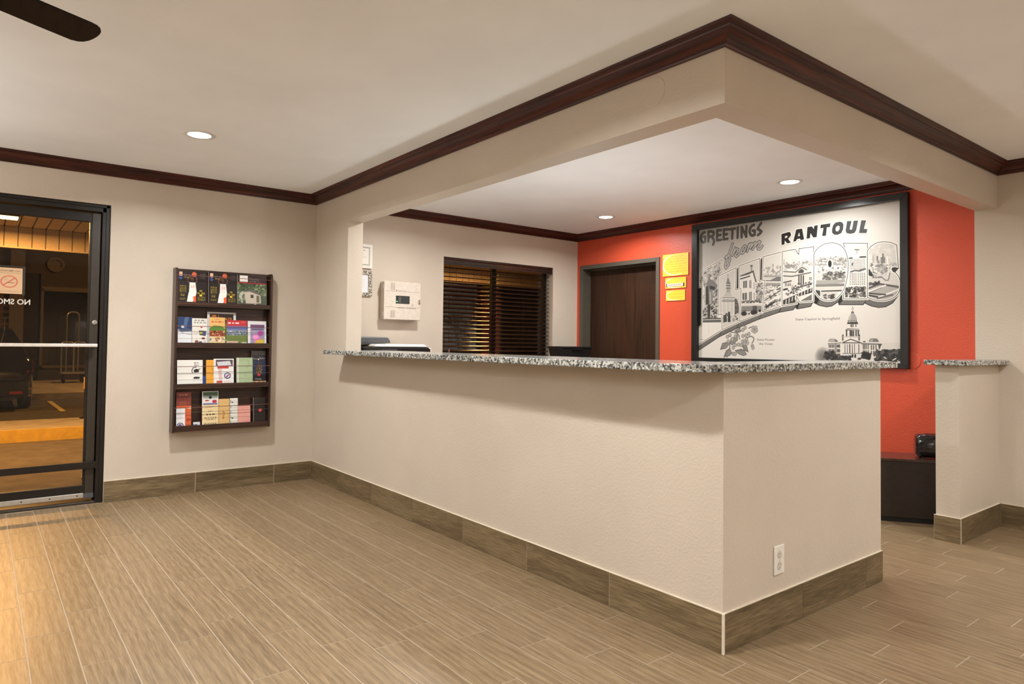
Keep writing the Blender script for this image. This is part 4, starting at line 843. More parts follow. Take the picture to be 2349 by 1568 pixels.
('p',[(1081,362),(1080,371),(1077,379),(1073,386),(1067,390),(1060,391),(1054,389),(1048,384),(1043,377),(1040,368),(1039,358),(1040,349),(1043,340),(1048,334),(1054,330),(1060,329),(1067,331),(1072,336),(1077,343),(1080,352)],240,1),
('p',[(1072,360),(1071,367),(1070,374),(1067,379),(1064,382),(1060,383),(1056,381),(1052,378),(1049,372),(1048,365),(1047,358),(1048,351),(1049,345),(1052,340),(1056,337),(1059,336),(1063,337),(1067,341),(1070,346),(1071,353)],18,1),
('u',),
('l',[(950,282),(964,260),(981,244),(1006,230),(1030,222),(1053,220),(1074,221),(1097,226),(1117,235),(1134,246),(1147,261),(1161,282),(1171,309),(1178,336),(1181,369),(1180,412),(1176,444),(1170,480),(1162,509),(1152,535),(1139,557),(1112,586),(1089,600),(1065,605),(1038,604),(1014,598),(993,587),(976,570),(949,534),(950,282)],15,240),
('l',[(950,282),(964,260),(981,244),(1006,230),(1030,222),(1053,220),(1074,221),(1097,226),(1117,235),(1134,246),(1147,261),(1161,282),(1171,309),(1178,336),(1181,369),(1180,412),(1176,444),(1170,480),(1162,509),(1152,535),(1139,557),(1112,586),(1089,600),(1065,605),(1038,604),(1014,598),(993,587),(976,570),(949,534),(950,282)],4,55),
('p',[(1302,296),(1314,281),(1326,269),(1345,258),(1366,251),(1391,249),(1412,251),(1433,256),(1451,263),(1477,278),(1487,425),(1468,416),(1451,418),(1448,429),(1457,442),(1468,447),(1487,472),(1496,498),(1497,522),(1496,547),(1490,569),(1479,587),(1464,600),(1443,610),(1420,617),(1392,619),(1368,617),(1343,612),(1301,594)],226,1),
('c',[(1302,296),(1314,281),(1326,269),(1345,258),(1366,251),(1391,249),(1412,251),(1433,256),(1451,263),(1477,278),(1487,425),(1468,416),(1451,418),(1448,429),(1457,442),(1468,447),(1487,472),(1496,498),(1497,522),(1496,547),(1490,569),(1479,587),(1464,600),(1443,610),(1420,617),(1392,619),(1368,617),(1343,612),(1301,594)]),
('p',[(1295,234),(1498,256),(1500,628),(1297,620)],205,1),('b',(1308,277,1481,366),40,12,[195,212,218],29),('p',[(1333,327),(1342,328),(1342,398),(1333,398)],170,1),
('p',[(1357,336),(1367,337),(1367,369),(1358,368)],110,1),('p',[(1361,362),(1376,363),(1376,445),(1361,444)],150,1),('p',[(1382,345),(1409,347),(1409,385),(1382,383)],120,1),
('p',[(1391,323),(1402,324),(1402,359),(1391,358)],115,1),('p',[(1352,386),(1418,392),(1419,449),(1352,444)],165,1),('p',[(1418,345),(1427,345),(1428,462),(1419,461)],232,1),
('p',[(1321,377),(1361,381),(1361,457),(1321,454)],215,1),('b',(1324,378,1422,477),90,6,[110,150,200,230,90],23),('b',(1433,387,1481,422),25,7,[150,180],24),
('l',[(1334,471),(1386,468),(1410,492),(1428,493),(1437,450)],6,110),('p',[(1306,498),(1496,529),(1497,628),(1306,620)],170,1),('b',(1309,498,1377,518),30,7,[40,70],25),
('l',[(1374,512),(1493,541)],10,70),('l',[(1309,537),(1371,515)],9,60),('l',[(1309,556),(1410,524)],9,235),('l',[(1312,566),(1386,538)],9,150),('l',[(1368,597),(1482,556)],9,230),
('l',[(1312,569),(1410,582)],9,60),('l',[(1312,582),(1362,594)],9,40),('l',[(1362,603),(1452,585)],9,90),
('p',[(1301,405),(1316,419),(1334,449),(1333,463),(1316,458),(1301,446)],18,1),('u',),
('l',[(1302,296),(1314,281),(1326,269),(1345,258),(1366,251),(1391,249),(1412,251),(1433,256),(1451,263),(1477,278),(1487,425),(1468,416),(1451,418),(1448,429),(1457,442),(1468,447),(1487,472),(1496,498),(1497,522),(1496,547),(1490,569),(1479,587),(1464,600),(1443,610),(1420,617),(1392,619),(1368,617),(1343,612),(1301,594),(1302,296)],15,240),
('l',[(1302,296),(1314,281),(1326,269),(1345,258),(1366,251),(1391,249),(1412,251),(1433,256),(1451,263),(1477,278),(1487,425),(1468,416),(1451,418),(1448,429),(1457,442),(1468,447),(1487,472),(1496,498),(1497,522),(1496,547),(1490,569),(1479,587),(1464,600),(1443,610),(1420,617),(1392,619),(1368,617),(1343,612),(1301,594),(1302,296)],4,55),
('p',[(1448,422),(1456,416),(1468,416),(1487,425),(1467,448),(1453,436)],18,1),('l',[(439,855),(461,845),(482,841),(500,857),(495,876),(483,892)],7,95),
('l',[(387,807),(409,784)],7,95),('l',[(458,783),(471,775),(489,777)],7,95),('l',[(296,887),(298,937)],7,95),('l',[(307,810),(349,815),(375,833),(381,863)],7,95),
('l',[(277,998),(273,988)],7,95),('p',[(215,942),(234,894),(271,887),(290,902),(266,931)],138,1),('l',[(215,942),(234,894),(271,887),(290,902),(266,931),(215,942)],4,85),
('l',[(215,942),(271,887)],3,95),('p',[(246,999),(266,951),(296,932),(316,965),(297,986)],138,1),('l',[(246,999),(266,951),(296,932),(316,965),(297,986),(246,999)],4,85),
('l',[(246,999),(296,932)],3,95),('p',[(342,948),(395,936),(421,947),(439,975),(413,985),(372,971)],138,1),
('l',[(342,948),(395,936),(421,947),(439,975),(413,985),(372,971),(342,948)],4,85),('l',[(342,948),(421,947)],3,95),('p',[(400,904),(439,907),(453,957),(417,941)],138,1),
('l',[(400,904),(439,907),(453,957),(417,941),(400,904)],4,85),('l',[(400,904),(453,957)],3,95),('p',[(338,802),(386,777),(387,807),(364,817)],138,1),
('l',[(338,802),(386,777),(387,807),(364,817),(338,802)],4,85),('l',[(338,802),(387,807)],3,95),('p',[(307,857),(334,853),(364,830),(364,870),(319,907),(300,897)],138,1),
('l',[(307,857),(334,853),(364,830),(364,870),(319,907),(300,897),(307,857)],4,85),('l',[(307,857),(364,830)],3,95),
('p',[(421,794),(418,802),(413,807),(405,807),(399,802),(397,794),(399,786),(405,781),(412,781),(418,786)],172,1),
('l',[(421,794),(418,802),(413,807),(405,807),(399,802),(397,794),(399,786),(405,781),(412,781),(418,786),(421,794)],3,110),
('p',[(439,778),(437,786),(431,791),(424,791),(418,786),(415,777),(418,769),(423,764),(431,765),(437,770)],172,1),
('l',[(439,778),(437,786),(431,791),(424,791),(418,786),(415,777),(418,769),(423,764),(431,765),(437,770),(439,778)],3,110),
('p',[(470,824),(468,832),(462,837),(455,837),(449,832),(447,824),(449,816),(455,811),(462,811),(468,816)],172,1),
('l',[(470,824),(468,832),(462,837),(455,837),(449,832),(447,824),(449,816),(455,811),(462,811),(468,816),(470,824)],3,110),
('p',[(421,840),(419,848),(413,853),(405,853),(399,848),(397,840),(399,832),(405,827),(413,827),(419,832)],172,1),
('l',[(421,840),(419,848),(413,853),(405,853),(399,848),(397,840),(399,832),(405,827),(413,827),(419,832),(421,840)],3,110),
('p',[(447,834),(444,842),(439,847),(431,847),(425,842),(423,834),(425,825),(431,820),(438,820),(444,825)],172,1),
('l',[(447,834),(444,842),(439,847),(431,847),(425,842),(423,834),(425,825),(431,820),(438,820),(444,825),(447,834)],3,110),
('p',[(289,845),(287,853),(281,858),(273,858),(267,853),(264,845),(267,837),(273,831),(280,831),(287,837)],172,1),
('l',[(289,845),(287,853),(281,858),(273,858),(267,853),(264,845),(267,837),(273,831),(280,831),(287,837),(289,845)],3,110),
('p',[(312,833),(310,841),(304,847),(296,847),(290,841),(287,833),(290,825),(296,820),(303,820),(310,825)],172,1),
('l',[(312,833),(310,841),(304,847),(296,847),(290,841),(287,833),(290,825),(296,820),(303,820),(310,825),(312,833)],3,110),
('p',[(331,863),(329,872),(323,877),(315,877),(309,872),(307,863),(309,855),(315,850),(323,850),(329,855)],172,1),
('l',[(331,863),(329,872),(323,877),(315,877),(309,872),(307,863),(309,855),(315,850),(323,850),(329,855),(331,863)],3,110),
('p',[(297,880),(295,888),(288,894),(281,894),(275,889),(272,880),(275,872),(281,867),(288,867),(294,872)],172,1),
('l',[(297,880),(295,888),(288,894),(281,894),(275,889),(272,880),(275,872),(281,867),(288,867),(294,872),(297,880)],3,110),
('p',[(357,840),(355,848),(349,853),(342,853),(336,848),(333,840),(336,832),(342,827),(349,827),(355,832)],172,1),
('l',[(357,840),(355,848),(349,853),(342,853),(336,848),(333,840),(336,832),(342,827),(349,827),(355,832),(357,840)],3,110),
('p',[(515,788),(513,796),(507,801),(500,801),(494,796),(492,788),(494,780),(500,775),(507,775),(513,780)],172,1),
('l',[(515,788),(513,796),(507,801),(500,801),(494,796),(492,788),(494,780),(500,775),(507,775),(513,780),(515,788)],3,110),
('p',[(526,779),(524,787),(518,792),(511,792),(505,787),(503,779),(505,771),(511,766),(518,766),(524,771)],172,1),
('l',[(526,779),(524,787),(518,792),(511,792),(505,787),(503,779),(505,771),(511,766),(518,766),(524,771),(526,779)],3,110),
('p',[(531,798),(529,806),(524,811),(516,811),(511,806),(508,798),(511,790),(516,785),(523,785),(529,790)],172,1),
('l',[(531,798),(529,806),(524,811),(516,811),(511,806),(508,798),(511,790),(516,785),(523,785),(529,790),(531,798)],3,110),
('p',[(517,808),(515,816),(509,821),(502,821),(496,816),(494,808),(496,800),(502,795),(509,795),(515,800)],172,1),
('l',[(517,808),(515,816),(509,821),(502,821),(496,816),(494,808),(496,800),(502,795),(509,795),(515,800),(517,808)],3,110),
('p',[(504,778),(502,787),(497,791),(489,791),(484,786),(481,778),(483,770),(489,765),(496,765),(502,770)],172,1),
('l',[(504,778),(502,787),(497,791),(489,791),(484,786),(481,778),(483,770),(489,765),(496,765),(502,770),(504,778)],3,110),
('p',[(501,798),(499,806),(493,811),(486,811),(480,806),(478,798),(480,790),(486,785),(493,785),(499,790)],172,1),
('l',[(501,798),(499,806),(493,811),(486,811),(480,806),(478,798),(480,790),(486,785),(493,785),(499,790),(501,798)],3,110),
('p',[(417,880),(415,888),(409,893),(402,893),(396,888),(394,880),(396,872),(402,867),(409,866),(415,871)],172,1),
('l',[(417,880),(415,888),(409,893),(402,893),(396,888),(394,880),(396,872),(402,867),(409,866),(415,871),(417,880)],3,110),
('p',[(436,876),(434,884),(428,889),(420,890),(414,885),(412,876),(414,868),(420,863),(428,863),(433,868)],172,1),
('l',[(436,876),(434,884),(428,889),(420,890),(414,885),(412,876),(414,868),(420,863),(428,863),(433,868),(436,876)],3,110),
('p',[(450,863),(448,871),(442,876),(435,876),(429,871),(427,863),(429,855),(435,850),(442,850),(448,855)],172,1),
('l',[(450,863),(448,871),(442,876),(435,876),(429,871),(427,863),(429,855),(435,850),(442,850),(448,855),(450,863)],3,110),
('p',[(432,896),(430,904),(424,909),(417,909),(411,904),(409,896),(411,888),(417,883),(424,883),(430,888)],172,1),
('l',[(432,896),(430,904),(424,909),(417,909),(411,904),(409,896),(411,888),(417,883),(424,883),(430,888),(432,896)],3,110),
('p',[(406,906),(404,914),(398,919),(391,919),(385,914),(383,906),(385,898),(391,893),(398,893),(404,898)],172,1),
('l',[(406,906),(404,914),(398,919),(391,919),(385,914),(383,906),(385,898),(391,893),(398,893),(404,898),(406,906)],3,110),
('p',[(384,903),(382,911),(376,916),(368,916),(362,911),(360,903),(362,895),(368,890),(376,890),(382,895)],172,1),
('l',[(384,903),(382,911),(376,916),(368,916),(362,911),(360,903),(362,895),(368,890),(376,890),(382,895),(384,903)],3,110),
('p',[(358,906),(355,915),(349,920),(342,920),(336,915),(334,907),(336,898),(342,893),(349,893),(355,898)],172,1),
('l',[(358,906),(355,915),(349,920),(342,920),(336,915),(334,907),(336,898),(342,893),(349,893),(355,898),(358,906)],3,110),
('p',[(339,927),(337,935),(331,940),(323,940),(317,935),(315,927),(317,919),(323,913),(331,913),(337,918)],172,1),
('l',[(339,927),(337,935),(331,940),(323,940),(317,935),(315,927),(317,919),(323,913),(331,913),(337,918),(339,927)],3,110),
('p',[(339,972),(337,980),(331,985),(323,985),(317,980),(315,972),(317,964),(323,959),(331,958),(337,963)],172,1),
('l',[(339,972),(337,980),(331,985),(323,985),(317,980),(315,972),(317,964),(323,959),(331,958),(337,963),(339,972)],3,110),
('p',[(356,973),(354,981),(348,986),(340,987),(334,982),(332,973),(334,965),(340,960),(348,960),(354,965)],172,1),
('l',[(356,973),(354,981),(348,986),(340,987),(334,982),(332,973),(334,965),(340,960),(348,960),(354,965),(356,973)],3,110),
('p',[(498,912),(496,920),(490,925),(483,925),(477,920),(475,912),(477,904),(483,899),(490,899),(496,904)],172,1),
('l',[(498,912),(496,920),(490,925),(483,925),(477,920),(475,912),(477,904),(483,899),(490,899),(496,904),(498,912)],3,110),
('p',[(503,925),(501,933),(495,938),(488,938),(482,933),(480,925),(482,917),(488,912),(495,912),(501,917)],172,1),
('l',[(503,925),(501,933),(495,938),(488,938),(482,933),(480,925),(482,917),(488,912),(495,912),(501,917),(503,925)],3,110),
('p',[(458,889),(456,897),(450,902),(443,903),(437,898),(434,889),(437,881),(442,876),(450,876),(455,881)],172,1),
('l',[(458,889),(456,897),(450,902),(443,903),(437,898),(434,889),(437,881),(442,876),(450,876),(455,881),(458,889)],3,110),
('p',[(1390,884),(1497,881),(1497,928),(1390,929)],210,0.5),('h',(1011,976),60,69),('l',[(1209,648),(1208,690)],4,140),
('p',[(1215,664),(1214,668),(1212,670),(1210,671),(1207,671),(1204,670),(1202,667),(1201,664),(1202,661),(1204,658),(1206,657),(1210,657),(1212,658),(1214,661)],150,1),
('p',[(1211,664),(1211,666),(1210,668),(1208,669),(1207,669),(1205,668),(1204,666),(1204,664),(1204,662),(1205,660),(1207,660),(1208,660),(1210,661),(1211,662)],215,1),
('p',[(1197,693),(1201,681),(1215,682),(1218,693)],95,1),('p',[(1178,738),(1182,720),(1188,707),(1197,696),(1208,692),(1220,696),(1228,708),(1233,721),(1237,739)],165,1),
('p',[(1178,738),(1182,720),(1188,707),(1197,696),(1200,699),(1194,738)],190,1),('p',[(1174,739),(1239,740),(1241,763),(1175,762)],225,1),
('p',[(1172,756),(1174,751),(1240,750),(1243,763),(1177,763)],45,1),('l',[(1180,739),(1182,748)],6,80),('l',[(1190,739),(1193,748)],6,80),('l',[(1200,739),(1203,748)],6,80),
('l',[(1210,740),(1213,748)],6,80),('l',[(1220,740),(1223,749)],6,80),('l',[(1230,740),(1233,749)],6,80),('p',[(1180,762),(1239,763),(1240,791),(1177,790)],228,1),
('l',[(1197,766),(1197,780)],6,85),('l',[(1204,766),(1204,780)],6,85),('l',[(1212,766),(1212,780)],6,85),('l',[(1229,766),(1229,780)],6,85),
('p',[(1162,799),(1175,790),(1251,795),(1251,806),(1217,802),(1165,805)],60,1),('l',[(1171,797),(1249,799)],4,225),('p',[(1166,805),(1251,806),(1249,846),(1170,846)],226,1),
('l',[(1169,807),(1169,838)],9,65),('l',[(1193,807),(1193,838)],9,65),('l',[(1202,807),(1203,838)],9,65),('l',[(1213,807),(1213,838)],9,65),('l',[(1230,807),(1230,838)],9,65),
('l',[(1244,807),(1245,838)],9,65),('p',[(1160,846),(1254,847),(1263,879),(1133,885)],230,1),('l',[(1160,846),(1255,848)],3,150),('p',[(1136,843),(1146,826),(1153,843)],75,1),
('p',[(1139,844),(1152,844),(1152,870),(1139,870)],170,1),('l',[(1144,850),(1144,868)],6,70),('p',[(1240,843),(1250,826),(1257,843)],75,1),
('p',[(1243,844),(1256,844),(1256,870),(1243,870)],170,1),('l',[(1247,850),(1248,867)],6,70),('p',[(1047,886),(1133,882),(1134,973),(1052,969)],226,1),
('p',[(1045,879),(1056,857),(1092,857),(1096,881)],165,1),('p',[(1092,857),(1116,875),(1096,881)],95,1),('l',[(1047,891),(1096,890),(1133,884)],6,110),
('p',[(1093,891),(1102,888),(1103,971),(1095,971)],120,1),('l',[(1054,899),(1055,914)],8,90),('l',[(1065,899),(1065,914)],8,90),('l',[(1076,899),(1076,914)],8,90),
('l',[(1086,899),(1086,914)],8,90),('l',[(1108,899),(1108,913)],8,90),('l',[(1116,899),(1116,913)],8,90),('l',[(1123,898),(1123,913)],8,90),('l',[(1055,929),(1055,945)],8,90),
('l',[(1065,929),(1065,945)],8,90),('l',[(1076,929),(1076,945)],8,90),('l',[(1086,928),(1086,945)],8,90),('l',[(1109,928),(1109,944)],8,90),('l',[(1116,928),(1116,944)],8,90),
('l',[(1123,928),(1123,944)],8,90),('l',[(1055,959),(1055,971)],8,90),('l',[(1065,958),(1065,970)],8,90),('l',[(1076,958),(1076,970)],8,90),('l',[(1086,958),(1086,970)],8,90),
('l',[(1109,958),(1109,970)],8,90),('l',[(1116,958),(1116,969)],8,90),('l',[(1123,957),(1124,969)],8,90),('p',[(1263,879),(1386,885),(1369,948),(1369,974),(1264,977)],226,1),
('p',[(1308,878),(1312,864),(1322,855),(1356,855),(1366,864),(1371,878)],120,1),('p',[(1322,859),(1335,859),(1333,877),(1313,877)],165,1),('l',[(1266,889),(1386,892)],8,100),
('p',[(1366,892),(1386,891),(1377,918),(1371,929)],70,1),
('p',[(1291,876),(1290,878),(1287,879),(1284,880),(1279,880),(1275,879),(1273,878),(1272,876),(1273,874),(1275,873),(1279,872),(1284,872),(1287,873),(1290,874)],70,1),
('l',[(1274,897),(1275,907)],7,95),('l',[(1283,897),(1283,907)],7,95),('l',[(1293,897),(1293,907)],7,95),('l',[(1305,897),(1305,907)],7,95),('l',[(1325,901),(1325,910)],8,95),
('l',[(1338,901),(1338,910)],8,95),('l',[(1353,901),(1353,910)],8,95),('l',[(1275,913),(1275,921)],7,95),('l',[(1283,913),(1283,921)],7,95),('l',[(1293,913),(1293,921)],7,95),
('l',[(1305,913),(1305,921)],7,95),('l',[(1325,917),(1325,924)],8,95),('l',[(1338,917),(1338,924)],8,95),('l',[(1354,917),(1354,924)],8,95),('l',[(1275,933),(1275,947)],7,95),
('l',[(1283,933),(1283,947)],7,95),('l',[(1293,933),(1293,947)],7,95),('l',[(1305,933),(1305,947)],7,95),('l',[(1325,937),(1325,950)],8,95),('l',[(1339,937),(1339,949)],8,95),
('l',[(1354,936),(1354,949)],8,95),('p',[(1144,882),(1195,861),(1262,883)],226,1),('l',[(1142,884),(1195,860),(1263,884),(1142,884)],6,65),
('p',[(1136,887),(1263,886),(1263,893),(1136,894)],215,1),('p',[(1145,894),(1259,892),(1259,949),(1147,951)],45,1),('l',[(1151,897),(1151,950)],11,230),
('l',[(1166,897),(1166,949)],11,230),('l',[(1180,897),(1181,949)],11,230),('l',[(1198,896),(1198,949)],11,230),('l',[(1213,896),(1214,949)],11,230),
('l',[(1228,896),(1228,948)],11,230),('l',[(1239,896),(1239,948)],11,230),('l',[(1255,893),(1255,974)],12,220),('p',[(1143,953),(1259,949),(1259,997),(1143,1000)],222,1),
('l',[(1143,954),(1259,951)],4,90),('l',[(1207,962),(1207,975)],11,40),('l',[(1224,962),(1224,975)],11,40),('b',(1026,943,1098,1001),70,12,[25,45,75],26),
('b',(1083,971,1198,998),90,11,[22,40,70],27),('p',[(1264,956),(1307,939),(1318,970),(1317,987),(1272,985)],30,1),('b',(1266,945,1317,987),40,9,[20,45],28),
('p',[(1344,995),(1340,958),(1358,932),(1385,932),(1409,923),(1449,927),(1459,922),(1497,929),(1498,1002),(1396,994)],32,1),('b',(1344,928,1498,991),130,11,[18,40,60,95],30),
('p',[(1235,980),(1269,978),(1258,991),(1234,992)],45,1),('p',[(1198,978),(1244,983),(1230,998),(1201,998)],235,1),('l',[(1322,990),(1350,969)],7,225),
('l',[(1401,972),(1412,978)],7,225),('l',[(1452,989),(1470,978)],7,225),('l',[(1481,994),(1498,1002)],7,225),('t','State Capitol in Springfield',819,732,305,85),
('t','State Flower',524,873,140,85),('t','the Violet',540,903,107,85)]

CW, CH = 1500, 1008
def warm(g): return (min(255, g*1.0), min(255, g*.975+0), min(255, g*.935))
pp = Print(CW, CH, warm(226))
def draw_poster():
    Yg, Xg = np.mgrid[0:CH, 0:CW]
    for op in POSTER:
        k = op[0]
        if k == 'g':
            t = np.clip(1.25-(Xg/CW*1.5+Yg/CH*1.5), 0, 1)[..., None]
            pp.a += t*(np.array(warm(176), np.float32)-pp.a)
        elif k == 'p': pp.poly(op[1], warm(op[2]), op[3])
        elif k == 'l': pp.line(op[1], op[2], warm(op[3]))
        elif k == 'b': pp.blobs(op[1], op[2], op[3], [warm(c) for c in op[4]], op[5])
        elif k == 'c':
            r = pp.cover(op[1], 2); pp.mask = np.zeros((CH, CW), np.float32)
            pp.mask[r[1]:r[1]+r[2].shape[0], r[0]:r[0]+r[2].shape[1]] = r[2]
        elif k == 'u': pp.mask = None
        elif k == 't': pp.text(op[1], op[2], op[3], warm(op[5]), width=op[4], height=16)
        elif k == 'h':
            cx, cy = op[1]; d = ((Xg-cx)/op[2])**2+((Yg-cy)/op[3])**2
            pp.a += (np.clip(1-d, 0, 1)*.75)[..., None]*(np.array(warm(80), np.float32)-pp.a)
draw_poster()
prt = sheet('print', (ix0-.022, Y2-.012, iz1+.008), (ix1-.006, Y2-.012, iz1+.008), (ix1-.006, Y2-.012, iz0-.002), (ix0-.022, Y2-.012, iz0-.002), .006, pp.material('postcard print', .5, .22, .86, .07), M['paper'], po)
prt['label'] = 'black and white large letter postcard print with photographs inside the letters'

# ================================================================== YELLOW SIGNS
def sign(name, x0, x1, z0, z1, rows, label, seed, slot=False):
    p = Print(240, int(240*(z1-z0)/(x1-x0)), (246, 196, 62)); h = p.h
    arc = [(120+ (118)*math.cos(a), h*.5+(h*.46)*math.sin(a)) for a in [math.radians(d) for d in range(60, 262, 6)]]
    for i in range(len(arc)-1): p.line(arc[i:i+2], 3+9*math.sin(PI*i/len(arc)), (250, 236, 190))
    for i in range(rows):
        y = h*(.10+.80*i/max(rows, 1)); ind = (60, 36, 52, 30, 78, 40, 26)[i % 7]
        p.squiggle(ind, y, 240-ind*.7, max(4, h*.045), (214, 150, 30), .9, seed+i)
    t = sheet(name, (x0, Y2-.007, z1), (x1, Y2-.007, z1), (x1, Y2-.007, z0), (x0, Y2-.007, z0), .0065, p.material('yellow sign print', .45), M['line'])
    tag(t, label, 'sign', 'yellow wall signs')
    return t
sign('wall_sign', 1.247, 1.559, 1.8668, 2.0845, 7, 'largest yellow sign with seven lines, topmost beside the office door', 11)
s2 = sign('wall_sign', 1.280, 1.533, 1.7435, 1.8485, 1, 'yellow sign with a white name strip, middle of three beside the office door', 31)
p = Print(180, 34, (226, 205, 190)); p.squiggle(14, 12, 166, 10, (130, 90, 80), .9, 5)
sheet('name_strip', (1.303, Y2-.010, 1.7905), (1.498, Y2-.010, 1.7905), (1.498, Y2-.010, 1.7605), (1.303, Y2-.010, 1.7605), .003, p.material('name strip print', .4), M['paper'], s2)
for xa, xb_ in ((1.291, 1.301), (1.500, 1.512)): MB().box((xa, Y2-.0105, 1.758), (xb_, Y2-.007, 1.793)).build('strip_holder', M['gray_plastic'], s2)
sign('wall_sign', 1.290, 1.521, 1.6202, 1.7232, 3, 'smallest yellow sign with three lines, lowest of three beside the office door', 51)

# ================================================================== ALARM PANEL, CERTIFICATES
al = thing('alarm_panel', (0, .80, 1.385), 'cream metal fire alarm control cabinet on the office wall', 'alarm panel')
ay0, ay1, az0, az1 = .617, 1.001, 1.384, 1.736
MB().box((.0005, ay0+.006, az0+.004), (.075, ay1-.004, az1-.004)).build('cabinet', M['cream_metal'], al, bevel=.003)
dr = MB().box((.0755, ay0, az0), (.090, ay1, az1)).build('door', M['cream_metal'], al, bevel=.004)
for zz in (az0+.115, az1-.090): MB().box((.0895, ay0+.012, zz-.0015), (.0905, ay1-.012, zz+.0015)).build('crease', M['cream_dark'], dr)
for zz in (az1-.080, az0+.018):
    m = MB()
    for c in range(2):
        for r_ in range(9): m.box((.0893, ay0+.068+c*.024, zz+r_*.0075), (.0906, ay0+.087+c*.024, zz+.0038+r_*.0075))
    m.build('vent', M['cream_dark'], dr)
wn = MB().box((.089, .738, 1.533), (.0915, .882, 1.606)).build('window', M['screen'], dr)
MB().box((.0912, .764, 1.541), (.0922, .793, 1.598)).build('keypad', M['gray_plastic'], wn)
m = MB()
for r_ in range(5):
    for c in range(5): m.box((.0912, .803+c*.014, 1.545+r_*.011), (.0918, .811+c*.014, 1.549+r_*.011))
m.build('indicator_row', M['gray_plastic'], wn)
MB().box((.0912, .744, 1.548), (.0922, .755, 1.556)).build('indicator_light', M['led'], wn)
MB().lathe([(.005, 0), (.005, .001), (0, .001)], (.0898, .742, 1.655), 12, axis='x').build('emblem', M['tail'], dr)
m = MB()
for k in range(9): m.box((.0898, .752+k*.011, 1.652), (.0903, .759+k*.011, 1.657))
m.build('lettering', M['cream_dark'], dr)
m = MB()
for k in range(14):
    if k != 6: m.box((.0898, .755+k*.014, 1.4885), (.0903, .765+k*.014, 1.4965))
m.build('lettering', M['cream_dark'], dr)
m = MB()
for k in range(4): m.box((.0895, .903, 1.510+k*.007), (.0905, .922, 1.513+k*.007))
m.build('speaker_slots', M['cream_dark'], dr)
kl = MB().lathe([(.011, 0), (.011, .006), (0, .006)], (.090, .983, 1.566), 14, axis='x').build('key_lock', M['chrome'], dr)
MB().box((.096, .981, 1.545), (.100, .985, 1.572)).lathe([(.009, 0), (.009, .003), (0, .003)], (.096, .985, 1.545), 10, axis='x').build('key', M['chrome'], kl)
for zz in (az0+.05, az1-.05): MB().tube([(.078, ay0-.004, zz-.02), (.078, ay0-.004, zz+.02)], .005, 8).build('hinge', M['alu'], al)

p = Print(200, 150, (232, 226, 214))
for i in range(5): p.rect(14, 14+i*0, 186, 20, (150, 150, 142), .5)
for a in (14, 19): p.line([(a, a), (200-a, a), (200-a, 150-a), (a, 150-a), (a, a)], 4, (165, 165, 155))
p.squiggle(50, 34, 150, 7, (110, 108, 100), .9, 3); p.line([(120, 40), (138, 60), (136, 90)], 2, (180, 178, 170)); p.line([(60, 85), (165, 83)], 2, (170, 168, 160)); p.squiggle(50, 100, 120, 4, (150, 148, 140), .8, 6); p.squiggle(50, 112, 110, 4, (150, 148, 140), .8, 8)
cm = p.material('certificate print', .4)
c1 = thing('certificate', (0, .39, 1.84), 'white framed certificate with a grey border, upper of two by the alarm panel', 'certificate')
MB().box((.0005, .24, 1.842), (.022, .5295, 2.062)).build('frame', M['white_plastic'], c1, bevel=.002)
sheet('certificate_print', (.0235, .250, 2.052), (.0235, .519, 2.052), (.0235, .519, 1.852), (.0235, .250, 1.852), .002, cm, M['paper'], c1)
g = N('leopard print frame'); v = g.n('ShaderNodeTexVoronoi'); g.l(g.pos(), v.inputs['Vector']); v.inputs['Scale'].default_value = 85
g.l(g.ramp(v.outputs['Distance'], [(.22, (.62, .55, .46)), (.30, (.03, .025, .02)), (.52, (.05, .04, .03)), (.60, (.60, .54, .45))]), g.b.inputs['Base Color']); g.set(Roughness=.4)
c2 = thing('certificate', (0, .39, 1.59), 'certificate in a black and white leopard print frame, lower of two by the alarm panel', 'certificate')
f = MB(); 
for a, b in (((.24, 1.590), (.5295, 1.622)), ((.24, 1.786), (.5295, 1.818)), ((.24, 1.622), (.27, 1.786)), ((.4965, 1.622), (.5295, 1.786))): f.box((.0005, a[0], a[1]), (.020, b[0], b[1]))
f.build('frame', g.m, c2, bevel=.001)
p = Print(160, 110, (224, 226, 228)); p.squiggle(40, 14, 120, 6, (150, 160, 175), .8, 2)
for i in range(5): p.squiggle(20, 30+i*11, 140, 4, (185, 190, 196), .8, 12+i)
p.squiggle(70, 94, 120, 5, (120, 120, 130), .9, 9)
sheet('certificate_print', (.010, .27, 1.786), (.010, .4965, 1.786), (.010, .4965, 1.622), (.010, .27, 1.622), .004, p.material('blue certificate print', .4), M['paper'], c2)

# ================================================================== BACK OFFICE: desk, printer, bin
dk = thing('office_desk', (.31, 1.65, 0), 'dark office desk along the window wall, behind the counter', 'desk')
MB().box((.004, .16, .715), (.60, 3.10, .764)).build('desktop', M['cabinet'], dk, bevel=.003)
for y in (.18, 1.63, 3.05): MB().box((.03, y, 0), (.57, y+.03, .715)).build('side_panel', M['cabinet'], dk, at=(.3, y, 0))
MB().box((.008, .21, .30), (.026, 3.05, .715)).build('modesty_panel', M['cabinet'], dk)
pn = thing('office_printer', (.32, .55, .745), 'dark grey multifunction printer with a white lid, beside the left pier of the counter', 'printer')
MB().rings([[(x, y, z) for x, y in ((.08, .17), (.58, .17), (.58, .855), (.08, .855))] for z in (.746, 1.06)]).build('body', M['black_matt'], pn, bevel=.02)
MB().rings([[(.10, .20, z), (.57, .20, z), (.57, .83, z), (.10, .83, z)] for z in (1.06, 1.10)]+[[(.10, .20, 1.118), (.57, .20, 1.118), (.57, .80, 1.118), (.10, .80, 1.118)]]).build('scanner_body', M['black_gloss'], pn, bevel=.012)
